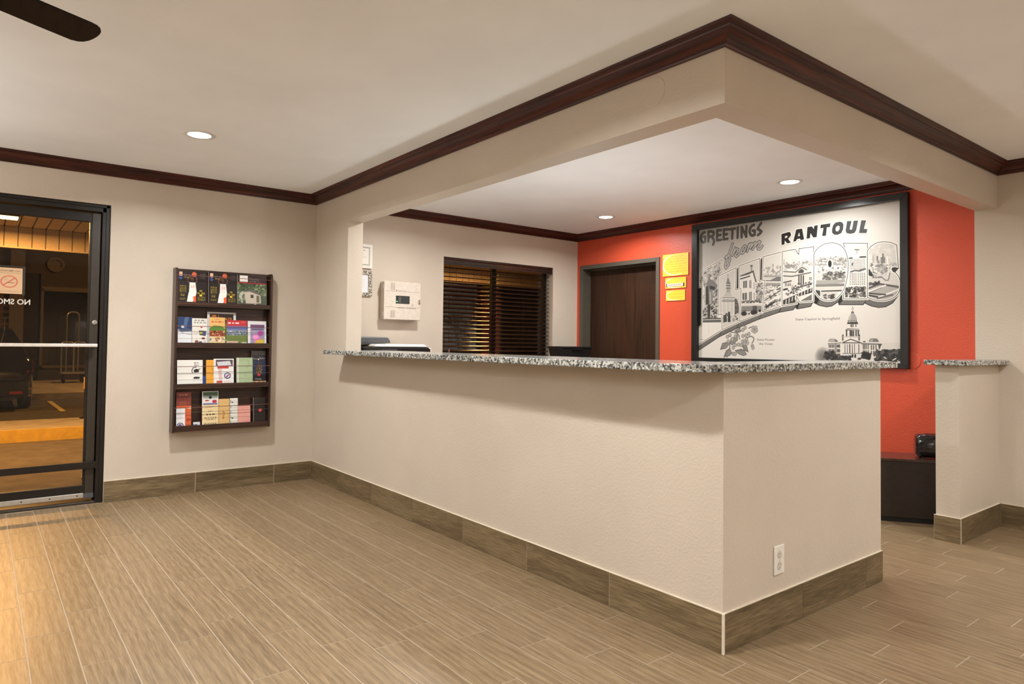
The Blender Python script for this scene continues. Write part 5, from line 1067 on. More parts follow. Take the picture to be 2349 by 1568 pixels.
lid = MB().rings([[(.10, .29, 1.118), (.565, .29, 1.118), (.565, .80, 1.118), (.10, .80, 1.118)], [(.11, .31, 1.140), (.555, .31, 1.140), (.555, .775, 1.140), (.11, .775, 1.140)]]).build('scanner_lid', M['white_plastic'], pn, bevel=.008)
MB().box((.50, .385, 1.139), (.53, .41, 1.142)).build('lid_recess', M['gray_plastic'], lid)
fd = MB().rings([[(.10, .165, 1.125), (.45, .165, 1.125), (.45, .505, 1.150), (.10, .505, 1.150)], [(.10, .165, 1.195), (.45, .165, 1.195), (.45, .480, 1.192), (.10, .480, 1.192)], [(.11, .175, 1.203), (.44, .175, 1.203), (.44, .470, 1.198), (.11, .470, 1.198)]]).build('document_feeder', M['gray_plastic'], pn, bevel=.008)
MB().box((.449, .225, 1.150), (.453, .49, 1.178)).build('feeder_flap', M['gray_plastic'], fd)
m = MB()
for k in range(14): m.box((.570, .36+k*.010, 1.062), (.574, .365+k*.010, 1.098))
m.build('vent', M['gray_plastic'], pn)
MB().tube([(.574, .808, 1.110), (.588, .816, 1.100), (.588, .818, 1.075), (.574, .812, 1.065)], .004, 6).build('handle', M['white_plastic'], pn)
pn.location.z += .019
bn = thing('waste_bin', (.25, 2.79, .765), 'black tapered plastic bin near the red wall, rim showing above the counter', 'bin')
rs = []
for z, e in ((.765, -.055), (1.13, 0), (1.135, .007), (1.152, .007), (1.152, -.004), (.785, -.060)):
    rs.append([(x+sx*e, y+sy*e, z) for x, y, sx, sy in ((.14, 2.572, -1, -1), (.36, 2.572, 1, -1), (.36, 3.008, 1, 1), (.14, 3.008, -1, 1))])
MB().rings(rs).build('body', M['black_matt'], bn, bevel=.006)
MB().box((.3615, 2.72, 1.118), (.369, 2.86, 1.130)).build('rim_grip', M['black_matt'], bn)

# ================================================================== LOW CABINET AND TOASTER (seen through the gap)
ca = thing('low_cabinet', (3.72, 2.80, 0), 'low dark espresso cabinet set askew against the red wall', 'cabinet')
ang = math.radians(36); ux, uy = math.cos(ang), math.sin(ang); nx, ny = -uy, ux
bx0, by0 = 3.572, 2.578
def CP(u, w, z): return (bx0+u*ux+w*nx, by0+u*uy+w*ny, z)
def cbox(name, u0, u1, w0, w1, z0, z1, mat, par, bev=.002):
    return MB().hexa([CP(u0, w0, z0), CP(u1, w0, z0), CP(u1, w1, z0), CP(u0, w1, z0), CP(u0, w0, z1), CP(u1, w0, z1), CP(u1, w1, z1), CP(u0, w1, z1)]).build(name, mat, par, bevel=bev)
cbox('front_panel', -.30, .44, .004, .022, .035, .412, M['cabinet'], ca)
cbox('side_panel', -.30, -.282, .022, .30, .035, .412, M['cabinet'], ca)
cbox('side_panel', .422, .44, .022, .30, .035, .412, M['cabinet'], ca)
cbox('back_panel', -.282, .422, .285, .30, .035, .412, M['cabinet'], ca)
cbox('top', -.312, .452, -.006, .312, .412, .430, M['cabinet_top'], ca)
cbox('gap_shade_panel', -.285, .425, .030, .045, 0, .036, M['black_matt'], ca, 0)  # dark panel added to black out the shaded gap under the cabinet
for u, w in ((-.27, .045), (.39, .045), (-.27, .26), (.39, .26)): cbox('foot', u, u+.03, w, w+.03, 0, .035, M['black_matt'], ca, 0)
to = thing('toaster', (3.83, 2.90, .43), 'glossy black rounded toaster on the low dark cabinet', 'toaster')
ta = math.radians(28); tux, tuy = math.cos(ta), math.sin(ta); tnx, tny = -tuy, tux
tx0, ty0 = 3.700, 2.846
def TP(u, w, z): return (tx0+u*tux+w*tnx, ty0+u*tuy+w*tny, .430+z)
rs = []
for u, e in ((-.012, .016), (-.003, .006), (.006, 0), (.262, 0), (.272, .006), (.280, .016)):
    ring = []
    for w, z in ((-.062, .008), (-.080, .030), (-.084, .075), (-.080, .125), (-.062, .152), (-.040, .160), (.040, .160), (.062, .152), (.080, .125), (.084, .075), (.080, .030), (.062, .008)):
        ring.append(TP(u, w*(1-e/.084), .085+(z-.085)*(1-e/.085)))
    rs.append(ring)
MB().rings(rs).build('body', M['black_gloss'], to, smooth=True, bevel=0)
for w in (-.028, .028): MB().hexa([TP(.045, w-.008, .1595), TP(.225, w-.008, .1595), TP(.225, w+.008, .1595), TP(.045, w+.008, .1595), TP(.045, w-.008, .1612), TP(.225, w-.008, .1612), TP(.225, w+.008, .1612), TP(.045, w+.008, .1612)]).build('slot', M['bronze'], to)
for k in range(3): MB().hexa([TP(-.0145, -.040, .040+k*.022), TP(-.012, -.040, .040+k*.022), TP(-.012, .030, .040+k*.022), TP(-.0145, .030, .040+k*.022), TP(-.0145, -.040, .045+k*.022), TP(-.012, -.040, .045+k*.022), TP(-.012, .030, .045+k*.022), TP(-.0145, .030, .045+k*.022)]).build('side_mark', M['gray_plastic'], to)
for u in (.03, .24):
    for w in (-.05, .05): MB().hexa([TP(u-.012, w-.01, 0), TP(u+.012, w-.01, 0), TP(u+.012, w+.01, 0), TP(u-.012, w+.01, 0), TP(u-.012, w-.01, .012), TP(u+.012, w-.01, .012), TP(u+.012, w+.01, .012), TP(u-.012, w+.01, .012)]).build('foot', M['black_matt'], to)

# ================================================================== BROCHURE RACK
rk = thing('brochure_rack', (0, -.76, .47), 'four tier dark wooden brochure rack on the beige wall', 'brochure rack')
ra, rb = -1.124, -.398                        # outer faces of the two side panels
def side(y0, y1):
    prf = [(.001, .478), (.098, .478), (.104, .490), (.104, 1.690), (.092, 1.715), (.085, 1.720), (.001, 1.720)]
    n = len(prf)
    return MB().rings([[(x, y, z) for x, z in prf] for y in (y0, y1)]).build('side_panel', M['rack_v'], rk, at=(.05, (y0+y1)/2, 1.1))
side(ra, ra+.016); side(rb-.016, rb)
MB().box((.001, ra+.016, .485), (.012, rb-.016, 1.718)).build('back_panel', M['rack'], rk, at=(.006, -.76, 1.1))
MB().box((.012, ra+.016, 1.700), (.030, rb-.016, 1.718)).build('top_rail', M['rack'], rk)
for k, (t, b) in enumerate(((1.465, 1.430), (1.154, 1.115), (.841, .803), (.526, .480))):
    sh = MB().box((.012, ra+.016, b), (.100, rb-.016, b+.012)).build('shelf', M['rack'], rk, at=(.05, -.76, b))
    MB().box((.0905, ra+.016, b+.0125), (.102, rb-.016, t)).build('lip', M['rack'], sh, bevel=.002)
    # sloping floor board the brochures lean on
for z in (1.667, 1.279, .973, .662): MB().tube([(.104, ra+.010, z), (.104, rb-.010, z)], .0024, 6).build('retaining_rod', M['rod'], rk, at=(.104, -.76, z))
for z in (1.222, .916, .624): MB().tube([(.102, ra+.010, z), (.102, rb-.010, z)], .0012, 6).build('retaining_wire', M['gray_plastic'], rk, at=(.102, -.76, z))

def cover(name, yl, yr, zt, zb, draw, label, w=120, thick=.006, dx=0, cat='brochure', group='brochures in the rack', gloss=.3, lean=.022):
    """a leaflet standing in the rack; its foot rests on the shelf behind the lip"""
    h = max(8, int(w*(zt-zb)/(yr-yl)))
    p = Print(w, h, (235, 232, 226)); draw(p, w, h)
    x1 = .072+dx; x0 = x1-lean*(zt-zb)/.25
    o = sheet(name, (x0, yl, zt), (x0, yr, zt), (x1, yr, zb), (x1, yl, zb), thick, p.material(name+' cover', gloss), M['paper'])
    tag(o, label, cat, group); return o
def rows(p, x0, x1, y0, n, dy, h, c, seed, a=.8):
    for i in range(n): p.squiggle(x0, y0+i*dy, x1, h, c, a, seed+i)
def mag(p, w, h):
    p.rect(0, 0, w, h, (32, 24, 24))
    p.rect(w*.05, h*.04, w*.16, h*.16, (225, 180, 150)); p.ell(w*.10, h*.22, w*.06, h*.06, (60, 70, 130))
    p.squiggle(w*.2, h*.11, w*.5, h*.05, (110, 105, 110), .9, 3); p.squiggle(w*.22, h*.185, w*.42, h*.025, (220, 190, 60), .9, 4)
    p.line([(w*.38, h*.36), (w*.33, h*.26), (w*.46, h*.15)], 7, (95, 60, 48)); p.line([(w*.60, h*.36), (w*.66, h*.26), (w*.60, h*.14)], 7, (95, 60, 48))
    p.ell(w*.49, h*.24, w*.055, h*.07, (85, 54, 44)); p.ell(w*.56, h*.10, w*.085, h*.07, (205, 95, 60))
    p.poly([(w*.40, h*.34), (w*.60, h*.34), (w*.64, h*.62), (w*.38, h*.64)], (238, 232, 228)); p.text('33', w*.44, h*.50, (230, 120, 90), width=w*.12)
    p.poly([(w*.37, h*.63), (w*.64, h*.61), (w*.60, h*.80), (w*.46, h*.96), (w*.30, h*.94)], (245, 238, 232)); p.poly([(w*.52, h*.76), (w*.62, h*.72), (w*.62, h*.97), (w*.54, h*.97)], (235, 95, 50))
    rows(p, w*.07, w*.30, h*.44, 6, h*.035, h*.022, (215, 190, 60), 20); rows(p, w*.10, w*.25, h*.68, 2, h*.04, h*.025, (215, 190, 60), 30); rows(p, w*.08, w*.28, h*.80, 2, h*.035, h*.022, (215, 190, 60), 33)
    p.squiggle(w*.74, h*.55, w*.84, h*.05, (240, 210, 50), 1, 40); p.squiggle(w*.66, h*.62, w*.96, h*.055, (240, 210, 50), 1, 41); p.squiggle(w*.74, h*.685, w*.88, h*.05, (240, 210, 50), 1, 42)
    rows(p, w*.68, w*.94, h*.75, 4, h*.033, h*.02, (215, 190, 60), 44)
    p.rect(w*.30, h*.95, w, h, (225, 85, 50)); p.rect(w*.60, h*.92, w, h*.96, (205, 100, 60)); rows(p, w*.76, w*.94, h*.08, 3, h*.05, h*.02, (150, 145, 145), 50)
MC = ('magazine', 'magazines in the rack')
o = cover('magazine', -1.101, -.892, 1.706, 1.4425, mag, 'black basketball magazine at the left end of the top tier', 150, .010, -.004, *MC)
o = cover('magazine', -.880, -.666, 1.709, 1.4425, mag, 'black basketball magazine in the middle of the top tier', 150, .010, -.004, *MC)
def house(p, w, h):
    p.rect(0, 0, w, h, (70, 82, 58)); p.blobs((0, h*.2, w, h*.6), 90, w*.05, [(60, 84, 48), (110, 130, 84), (150, 160, 120), (48, 62, 40)], 5)
    p.rect(0, 0, w, h*.22, (46, 34, 36)); p.rect(w*.07, 0, w*.35, h*.2, (232, 228, 222)); p.text('Home', w*.40, h*.14, (150, 146, 140), width=w*.32); p.squiggle(w*.40, h*.165, w*.8, h*.03, (160, 150, 148), .8, 3); p.rect(0, h*.22, w, h*.25, (176, 40, 46))
    p.blobs((0, h*.5, w*.3, h*.95), 25, w*.05, [(190, 190, 180), (130, 140, 115)], 8)
    p.poly([(w*.22, h*.52), (w*.42, h*.46), (w*.78, h*.60), (w*.80, h*.86), (w*.28, h*.90)], (196, 184, 168)); p.poly([(w*.18, h*.54), (w*.42, h*.42), (w*.95, h*.62), (w*.94, h*.66), (w*.40, h*.50)], (100, 96, 96))
    p.rect(w*.44, h*.60, w*.54, h*.70, (60, 54, 48)); p.rect(w*.64, h*.62, w*.74, h*.84, (110, 96, 76)); p.rect(0, h*.88, w, h, (92, 84, 70)); p.ell(w*.6, h*.95, w*.07, w*.07, (226, 224, 220)); p.rect(w*.74, h*.93, w, h, (150, 70, 60))
o = cover('magazine', -.662, -.432, 1.698, 1.4425, house, 'home magazine with a porch house cover, right end of the top tier', 150, .010, -.004, *MC)

def d_blue(p, w, h):
    p.rect(0, 0, w, h*.50, (38, 62, 104)); p.poly([(w*.5, 0), (w*.8, 0), (w*.6, h*.4), (w*.4, h*.4)], (78, 102, 140)); p.rect(0, h*.42, w, h, (222, 224, 228)); p.ell(w*.35, h*.33, w*.11, w*.10, (230, 232, 236)); p.poly([(0, h*.44), (w*.6, h*.36), (w, h*.42), (w, h*.48), (w*.3, h*.5)], (70, 82, 110)); p.line([(0, h*.44), (w*.4, h*.56), (w, h*.6)], 4, (110, 116, 130)); rows(p, w*.2, w*.8, h*.85, 2, h*.03, h*.012, (190, 192, 198), 3)
def d_cream(p, w, h):
    p.rect(0, 0, w, h, (226, 222, 214)); p.squiggle(w*.15, h*.05, w*.9, h*.05, (120, 122, 118), .9, 3); p.squiggle(w*.12, h*.13, w*.95, h*.05, (130, 132, 128), .9, 5); p.ell(w*.62, h*.32, w*.07, h*.03, (200, 60, 50)); p.poly([(w*.45, h*.43), (w*.95, h*.45), (w*.9, h*.64), (w*.5, h*.6)], (76, 84, 86)); p.ell(w*.6, h*.52, w*.10, w*.08, (190, 170, 90)); p.ell(w*.85, h*.55, w*.10, w*.09, (60, 80, 150)); rows(p, w*.1, w*.4, h*.43, 4, h*.05, h*.012, (170, 168, 160), 8); p.ell(w*.3, h*.84, w*.12, w*.12, (130, 80, 60)); p.ell(w*.55, h*.88, w*.14, w*.11, (80, 70, 90)); p.ell(w*.75, h*.72, w*.12, w*.08, (120, 70, 80)); p.ell(w*.85, h*.83, w*.09, w*.09, (190, 190, 196))
def d_maze(p, w, h):
    p.rect(0, 0, w, h, (204, 204, 206)); p.rect(w*.09, h*.05, w*.91, h*.30, (44, 26, 20)); p.squiggle(w*.16, h*.08, w*.4, h*.07, (200, 110, 40), .9, 3); p.text('MAZE', w*.50, h*.24, (214, 130, 50), width=w*.36, bold=.02); p.rect(w*.09, h*.30, w*.91, h*.95, (96, 116, 60)); p.blobs((w*.5, h*.3, w*.9, h*.95), 40, w*.04, [(60, 96, 44), (130, 140, 70), (226, 222, 210)], 4)
def d_farm(p, w, h):
    p.rect(0, 0, w, h, (220, 176, 108)); p.squiggle(w*.3, h*.05, w*.7, h*.03, (190, 100, 50), .9, 2); p.squiggle(w*.12, h*.13, w*.9, h*.05, (196, 90, 50), 1, 3); p.poly([(0, h*.38), (w*.3, h*.28), (w*.8, h*.30), (w, h*.4), (w, h*.5), (0, h*.46)], (88, 130, 56)); p.rect(0, h*.46, w, h*.66, (150, 70, 46)); p.blobs((0, h*.47, w, h*.66), 30, w*.05, [(60, 36, 30), (220, 120, 60), (230, 200, 150)], 5); p.rect(0, h*.66, w, h*.88, (216, 196, 150)); p.blobs((0, h*.7, w, h*.86), 26, w*.06, [(70, 80, 96), (230, 226, 216), (200, 110, 70)], 6); p.poly([(0, h*.93), (w*.6, h*.86), (w, h*.9), (w, h), (0, h)], (220, 166, 66))
def d_park(p, w, h):
    p.rect(0, 0, w, h*.22, (188, 46, 52)); p.squiggle(w*.06, h*.08, w*.62, h*.06, (238, 226, 220), 1, 3); p.squiggle(w*.7, h*.05, w*.9, h*.03, (220, 150, 140), .8, 4); p.rect(0, h*.22, w, h*.36, (96, 104, 160)); p.rect(0, h*.36, w, h*.58, (128, 138, 158)); p.blobs((0, h*.40, w, h*.58), 40, w*.04, [(60, 76, 96), (200, 206, 214), (70, 96, 60)], 4); p.rect(0, h*.58, w, h, (104, 120, 58)); p.rect(0, h*.8, w*.55, h*.93, (206, 176, 160)); p.rect(w*.72, h*.84, w*.98, h*.93, (214, 210, 196)); p.squiggle(w*.08, h*.84, w*.5, h*.05, (150, 110, 100), .8, 6); p.rect(w*.72, h*.89, w*.98, h*.91, (50, 44, 40))
def d_pink(p, w, h):
    p.rect(0, 0, w, h, (224, 222, 226)); p.rect(w*.14, h*.14, w*.90, h*.92, (150, 140, 172)); p.rect(w*.14, h*.14, w*.9, h*.26, (104, 70, 110)); p.rect(w*.2, h*.3, w*.84, h*.34, (70, 70, 86)); p.poly([(w*.25, h*.6), (w*.5, h*.5), (w*.7, h*.7), (w*.4, h*.86)], (224, 120, 190)); p.ell(w*.68, h*.48, w*.14, h*.11, (176, 70, 160)); p.ell(w*.4, h*.62, w*.14, h*.10, (236, 150, 210)); p.poly([(w*.5, h*.74), (w*.85, h*.70), (w*.88, h*.92), (w*.3, h*.92)], (214, 180, 60)); rows(p, w*.2, w*.5, h*.42, 2, h*.04, h*.02, (220, 214, 226), 3)
cover('brochure', -1.094, -.996, 1.348, 1.1275, d_blue, 'dark blue and white brochure at the left end of the second tier')
cover('brochure', -.993, -.885, 1.342, 1.1275, d_cream, 'cream brochure with small machine pictures, second from left in the second tier')
cover('brochure', -.880, -.664, 1.396, 1.1275, d_maze, 'wide white bordered MAZE leaflet standing behind others in the second tier', 150, .004, -.016)
cover('brochure', -.868, -.752, 1.354, 1.1275, d_farm, 'orange and green farm brochure in front of the MAZE leaflet')
cover('brochure', -.738, -.583, 1.335, 1.1275, d_park, 'red topped brochure with a green field photo in the second tier')
cover('brochure', -.577, -.430, 1.333, 1.1275, d_pink, 'white edged brochure with a pink flower photo, right end of the second tier')
def d_horse(p, w, h):
    p.rect(0, 0, w, h, (232, 230, 224)); rows(p, w*.66, w*.84, h*.09, 2, h*.08, h*.04, (60, 60, 60), 3); p.line([(w*.6, h*.48), (w*.57, h*.40), (w*.62, h*.29), (w*.74, h*.27)], 5, (80, 80, 80)); p.poly([(w*.64, h*.38), (w*.74, h*.33), (w*.86, h*.36), (w*.84, h*.46), (w*.66, h*.47)], (36, 36, 36)); p.line([(w*.84, h*.36), (w*.9, h*.33)], 4, (40, 40, 40)); p.poly([(w*.62, h*.66), (w*.7, h*.62), (w*.9, h*.64), (w*.86, h*.70), (w*.66, h*.70)], (40, 40, 40)); rows(p, w*.58, w*.96, h*.75, 1, 1, h*.015, (140, 138, 132), 5); rows(p, w*.1, w*.9, h*.82, 3, h*.05, h*.012, (205, 202, 196), 8)
def d_bluecard(p, w, h): p.rect(0, 0, w, h, (38, 66, 128))
def d_orange(p, w, h):
    p.rect(0, 0, w, h, (226, 160, 54)); p.ell(w*.82, h*.36, w*.16, h*.06, (170, 110, 40)); p.ell(w*.82, h*.36, w*.08, h*.03, (226, 160, 54)); rows(p, w*.5, w*.95, h*.08, 3, h*.06, h*.012, (180, 120, 50), 3); p.rect(w*.6, h*.88, w*.9, h*.95, (190, 130, 40)); p.line([(w*.62, h*.6), (w*.8, h*.52)], 4, (140, 110, 70))
def d_red(p, w, h):
    p.rect(0, 0, w, h, (230, 228, 226)); p.rect(w*.1, h*.04, w*.95, h*.26, (86, 74, 82)); p.poly([(w*.15, h*.12), (w*.8, h*.08), (w*.88, h*.24), (w*.2, h*.26)], (206, 206, 210)); p.rect(w*.18, h*.27, w*.74, h*.36, (196, 60, 56)); p.poly([(w*.2, h*.36), (w*.4, h*.36), (w*.42, h*.86), (w*.28, h*.86)], (214, 190, 186)); p.rect(w*.14, h*.80, w*.42, h*.88, (190, 70, 64)); p.ell(w*.68, h*.62, w*.17, w*.17, (60, 74, 130)); p.ell(w*.68, h*.62, w*.12, w*.12, (220, 214, 224)); p.poly([(w*.6, h*.66), (w*.72, h*.56), (w*.76, h*.6), (w*.64, h*.7)], (150, 50, 70)); rows(p, w*.5, w*.9, h*.82, 2, h*.06, h*.02, (210, 130, 120), 4)
def d_green(p, w, h):
    p.rect(0, 0, w, h, (166, 184, 146)); rows(p, w*.2, w*.8, h*.05, 2, h*.05, h*.02, (110, 130, 100), 3); p.line([(w*.7, h*.1), (w*.8, h*.25), (w*.6, h*.35)], 3, (120, 140, 108)); p.blobs((w*.2, h*.5, w*.8, h*.9), 18, w*.05, [(150, 172, 130), (180, 196, 160)], 4); p.rect(0, 0, w*.12, h, (206, 206, 190))
def d_tree(p, w, h):
    p.rect(0, 0, w, h, (28, 26, 34)); p.rect(0, 0, w, h*.12, (74, 66, 60)); p.text('House', w*.1, h*.25, (206, 204, 208), width=w*.36); p.text('Stars', w*.54, h*.24, (206, 204, 208), width=w*.36); p.rect(0, h*.3, w, h*.7, (32, 42, 70)); p.poly([(w*.5, h*.3), (w*.78, h*.68), (w*.2, h*.68)], (70, 54, 40)); p.blobs((w*.28, h*.4, w*.72, h*.68), 44, w*.025, [(214, 176, 90), (190, 90, 60), (226, 210, 160)], 4); p.ell(w*.48, h*.25, w*.05, w*.05, (236, 220, 190)); p.ell(w*.5, h*.70, w*.11, w*.09, (196, 50, 70)); p.text('Holiday', w*.25, h*.84, (230, 228, 226), width=w*.44); p.rect(0, h*.88, w, h, (206, 170, 130)); 
    for k in range(3): p.ell(w*(.18+.32*k), h*.94, w*.13, h*.045, (120, 62, 34))
cover('brochure', -1.091, -.910, 1.021, .8155, d_horse, 'white leaflet with two black animal silhouettes, left end of the third tier', 150)
cover('card', -.905, -.884, .898, .8155, d_bluecard, 'narrow dark blue card beside the white silhouette leaflet', 40, .002, -.010, 'card')
cover('brochure', -.884, -.822, 1.021, .8155, d_orange, 'narrow orange brochure in the third tier')
cover('brochure', -.830, -.680, 1.030, .8155, d_red, 'white brochure with red strip and round blue emblem in the third tier', 140, .008, .006)
cover('brochure', -.655, -.532, 1.037, .8155, d_green, 'pale green booklet in the third tier', 110, .020)
cover('brochure', -.537, -.424, 1.092, .8155, d_tree, 'tall dark brochure with a lit Christmas tree, right end of the third tier', 130, .006, -.004)
def d_rust(p, w, h):
    p.rect(0, 0, w, h, (128, 58, 44)); p.squiggle(w*.2, h*.06, w*.8, h*.03, (190, 150, 130), .9, 3); p.rect(0, h*.12, w*.9, h*.24, (112, 46, 40)); rows(p, w*.2, w*.7, h*.26, 3, h*.04, h*.015, (190, 120, 96), 5); p.poly([(0, h*.37), (w, h*.37), (w, h), (0, h)], (208, 98, 56)); p.poly([(w*.7, h*.44), (w, h*.38), (w, h*.46)], (232, 190, 160)); p.ell(w*.82, h*.74, w*.16, h*.05, (176, 70, 44)); p.ell(w*.84, h*.92, w*.18, h*.06, (170, 80, 40))
def d_badge(p, w, h):
    p.rect(0, 0, w, h, (226, 226, 228)); rows(p, w*.12, w*.7, h*.18, 5, h*.07, h*.02, (170, 150, 150), 3); p.ell(w*.45, h*.80, w*.40, w*.40, (70, 76, 110)); p.ell(w*.45, h*.80, w*.30, w*.30, (214, 214, 222)); p.ell(w*.45, h*.80, w*.22, w*.22, (60, 84, 140)); p.poly([(w*.3, h*.86), (w*.5, h*.74), (w*.62, h*.76), (w*.42, h*.88)], (196, 70, 80))
def d_ticket(p, w, h):
    p.rect(0, 0, w, h, (230, 208, 162)); p.rect(0, 0, w, h*.37, (222, 222, 220)); p.rect(w*.06, h*.02, w*.96, h*.12, (70, 96, 70)); p.rect(w*.06, h*.12, w*.96, h*.20, (150, 160, 150)); p.ell(w*.5, h*.17, w*.09, w*.09, (14, 12, 12)); p.ell(w*.76, h*.28, w*.15, w*.10, (180, 48, 66)); p.ell(w*.3, h*.25, w*.13, w*.05, (190, 70, 60)); p.rect(w*.06, h*.32, w*.94, h*.37, (120, 120, 150))
    rows(p, w*.2, w*.7, h*.43, 1, 1, h*.02, (150, 120, 90), 3); rows(p, w*.36, w*.66, h*.53, 1, 1, h*.018, (90, 70, 50), 4); rows(p, w*.25, w*.8, h*.61, 1, 1, h*.04, (60, 46, 36), 5)
    for y in (.70, .86): rows(p, w*.12, w*.92, h*y, 1, 1, h*.028, (70, 54, 40), 6); rows(p, w*.25, w*.85, h*(y+.05), 1, 1, h*.03, (110, 90, 66), 7)
def d_tan(p, w, h):
    p.rect(0, 0, w, h, (214, 178, 116)); p.rect(0, 0, w*.08, h, (220, 160, 110)); rows(p, w*.3, w*.9, h*.1, 2, h*.05, h*.01, (180, 146, 96), 3); p.ell(w*.40, h*.52, w*.12, h*.10, (176, 120, 60)); p.ell(w*.36, h*.52, w*.07, h*.07, (214, 178, 116)); p.ell(w*.4, h*.66, w*.09, h*.06, (186, 130, 70)); p.rect(w*.94, 0, w, h, (150, 110, 80))
def d_calendar(p, w, h):
    p.rect(0, 0, w, h, (230, 228, 222))
    for k in range(5): p.rect(w*.08, h*(.06+k*.18), w*.14, h*(.18+k*.18), (46, 46, 46)); rows(p, w*.22, w*.9, h*(.06+k*.18), 4, h*.035, h*.014, (140, 138, 132), 10+k*5)
    p.rect(w*.92, 0, w, h, (205, 180, 170)); p.rect(w*.2, h*.68, w*.4, h*.72, (50, 50, 50)); p.rect(w*.2, h*.12, w*.38, h*.16, (60, 60, 60))
def d_pinkp(p, w, h):
    p.rect(0, 0, w, h, (226, 160, 150)); rows(p, w*.25, w*.8, h*.10, 2, h*.06, h*.02, (190, 120, 112), 3); rows(p, w*.14, w*.86, h*.48, 7, h*.06, h*.014, (204, 136, 128), 6)
def d_black(p, w, h):
    p.rect(0, 0, w, h, (34, 28, 26)); p.ell(w*.55, h*.47, w*.15, w*.15, (186, 44, 44)); p.line([(w*.47, h*.49), (w*.63, h*.45)], 4, (230, 210, 206)); p.rect(0, 0, w*.05, h, (84, 78, 74))
def d_tiny(p, w, h): p.rect(0, 0, w, h, (214, 216, 222)); p.rect(0, h*.3, w*.6, h, (90, 110, 160))
cover('brochure', -1.089, -.985, .777, .4925, d_rust, 'rust and orange brochure at the left end of the bottom tier')
cover('card', -1.092, -1.030, .655, .4925, d_badge, 'white card with a round blue badge, in front of the rust brochure', 90, .003, .012, 'card')
cover('card', -.970, -.921, .546, .4925, d_tiny, 'small white and blue card almost hidden behind the lowest lip', 60, .003, 0, 'card')
cover('brochure', -.906, -.787, .777, .4925, d_ticket, 'tall cream leaflet with a picture top, third from left in the bottom tier', 130)
cover('brochure', -.784, -.701, .714, .4925, d_tan, 'tan brochure standing left of the white calendar leaflet')
cover('brochure', -.699, -.639, .716, .4925, d_calendar, 'narrow white calendar leaflet with black date blocks in the bottom tier')
cover('leaflet', -.637, -.543, .653, .4925, d_pinkp, 'short pink leaflet in the bottom tier', 100, .004, 0, 'brochure')
cover('brochure', -.519, -.420, .717, .4925, d_black, 'black brochure with a red circle, right end of the bottom tier')

# ================================================================== OUTSIDE, seen through the door and the blind
gz = -.10
struct(MB().box((-4.55, -9, gz-.1), (-.14, 9, gz)).build('ground', M['asphalt'], at=(-2, 0, gz)), 'brown lit drive under the entrance canopy', 'ground')
struct(MB().box((-40, -20, gz-.1), (-5.75, 20, gz)).build('road', M['asphalt2'], at=(-9, 0, gz)), 'dark asphalt car park beyond the kerb', 'car park')
cu = MB().box((-5.75, -9, gz-.1), (-4.552, 9, .048)).build('sidewalk', M['concrete'], at=(-5, 0, 0)); struct(cu, 'raised concrete island across the drive', 'sidewalk')
MB().box((-4.57, -9, gz), (-4.543, 9, .052)).build('kerb_face', M['yellow'], cu)
struct(MB().box((-16.4, -20, gz-.1), (-11.25, 20, .03)).build('sidewalk', M['concrete'], at=(-13, 0, 0)), 'far concrete walk in front of the dark building', 'sidewalk')
for yo in (-6.86, -4.01, -1.14, 1.73):
    o = MB().hexa([(-10.8, yo-.03, gz-.001), (-8.45, yo-.03+.04, gz-.001), (-8.45, yo+.09, gz-.001), (-10.8, yo+.05, gz-.001), (-10.8, yo-.03, gz+.004), (-8.45, yo+.01, gz+.004), (-8.45, yo+.09, gz+.004), (-10.8, yo+.05, gz+.004)]).build('parking_line', M['line'], at=(-9.6, yo, gz))
    struct(o, 'painted yellow parking bay line on the asphalt', 'road marking')
# canopy: boarded soffit and boarded fascia, board by board
cp = thing('entrance_canopy', (-2.3, 0, 2.5), 'boarded entrance canopy outside the glass door, warm lit', 'canopy')
sz, fx_ = 2.505, -4.40
MB().box((-4.52, -5, sz+.02), (-.14, 8.2, sz+.16)).build('deck', M['siding'], cp)
bw = .137; so = fa = None
for k in range(96):
    y = -4.95+k*bw
    if so is None:
        so = MB().box((-4.39, y+.007, sz), (-.15, y+bw-.007, sz+.02)).build('soffit_board', M['soffit'], cp, at=(-2.3, y+bw/2, sz))
        fa = MB().box((fx_-.02, y+.004, 2.262), (fx_, y+bw-.004, 2.503)).build('fascia_board', M['soffit'], cp, at=(fx_, y+bw/2, 2.38))
    else:
        for src in (so, fa):
            d = bpy.data.objects.new(src.name.split('.')[0], src.data); COL.objects.link(d); d.parent = cp; d.location = src.location+Vector((0, k*bw, 0))
MB().box((fx_-.12, -5, 2.245), (fx_-.021, 8.2, 2.52)).build('fascia_beam', M['siding'], cp)
MB().box((fx_-.03, -5, 2.246), (fx_+.012, 8.2, 2.262)).build('edge_strip', M['soffit'], cp)
for yy in (-2.16, .55, 4.4):
    t = thing('canopy_light', (-3.42, yy, sz), 'glowing sodium lamp under the canopy outside the entrance door' if yy < 0 else ('sodium lamp along the canopy between the entrance door and the office window' if yy < 2 else 'sodium lamp at the far end of the canopy, past the office window'), 'outdoor light', 'canopy lamps')
    MB().box((-3.50, yy-.20, sz-.030), (-3.34, yy+.20, sz-.001)).build('housing', M['bronze'], t)
    MB().box((-3.485, yy-.185, sz-.052), (-3.355, yy+.185, sz-.030)).build('lens', M['sodium'], t, bevel=.01)
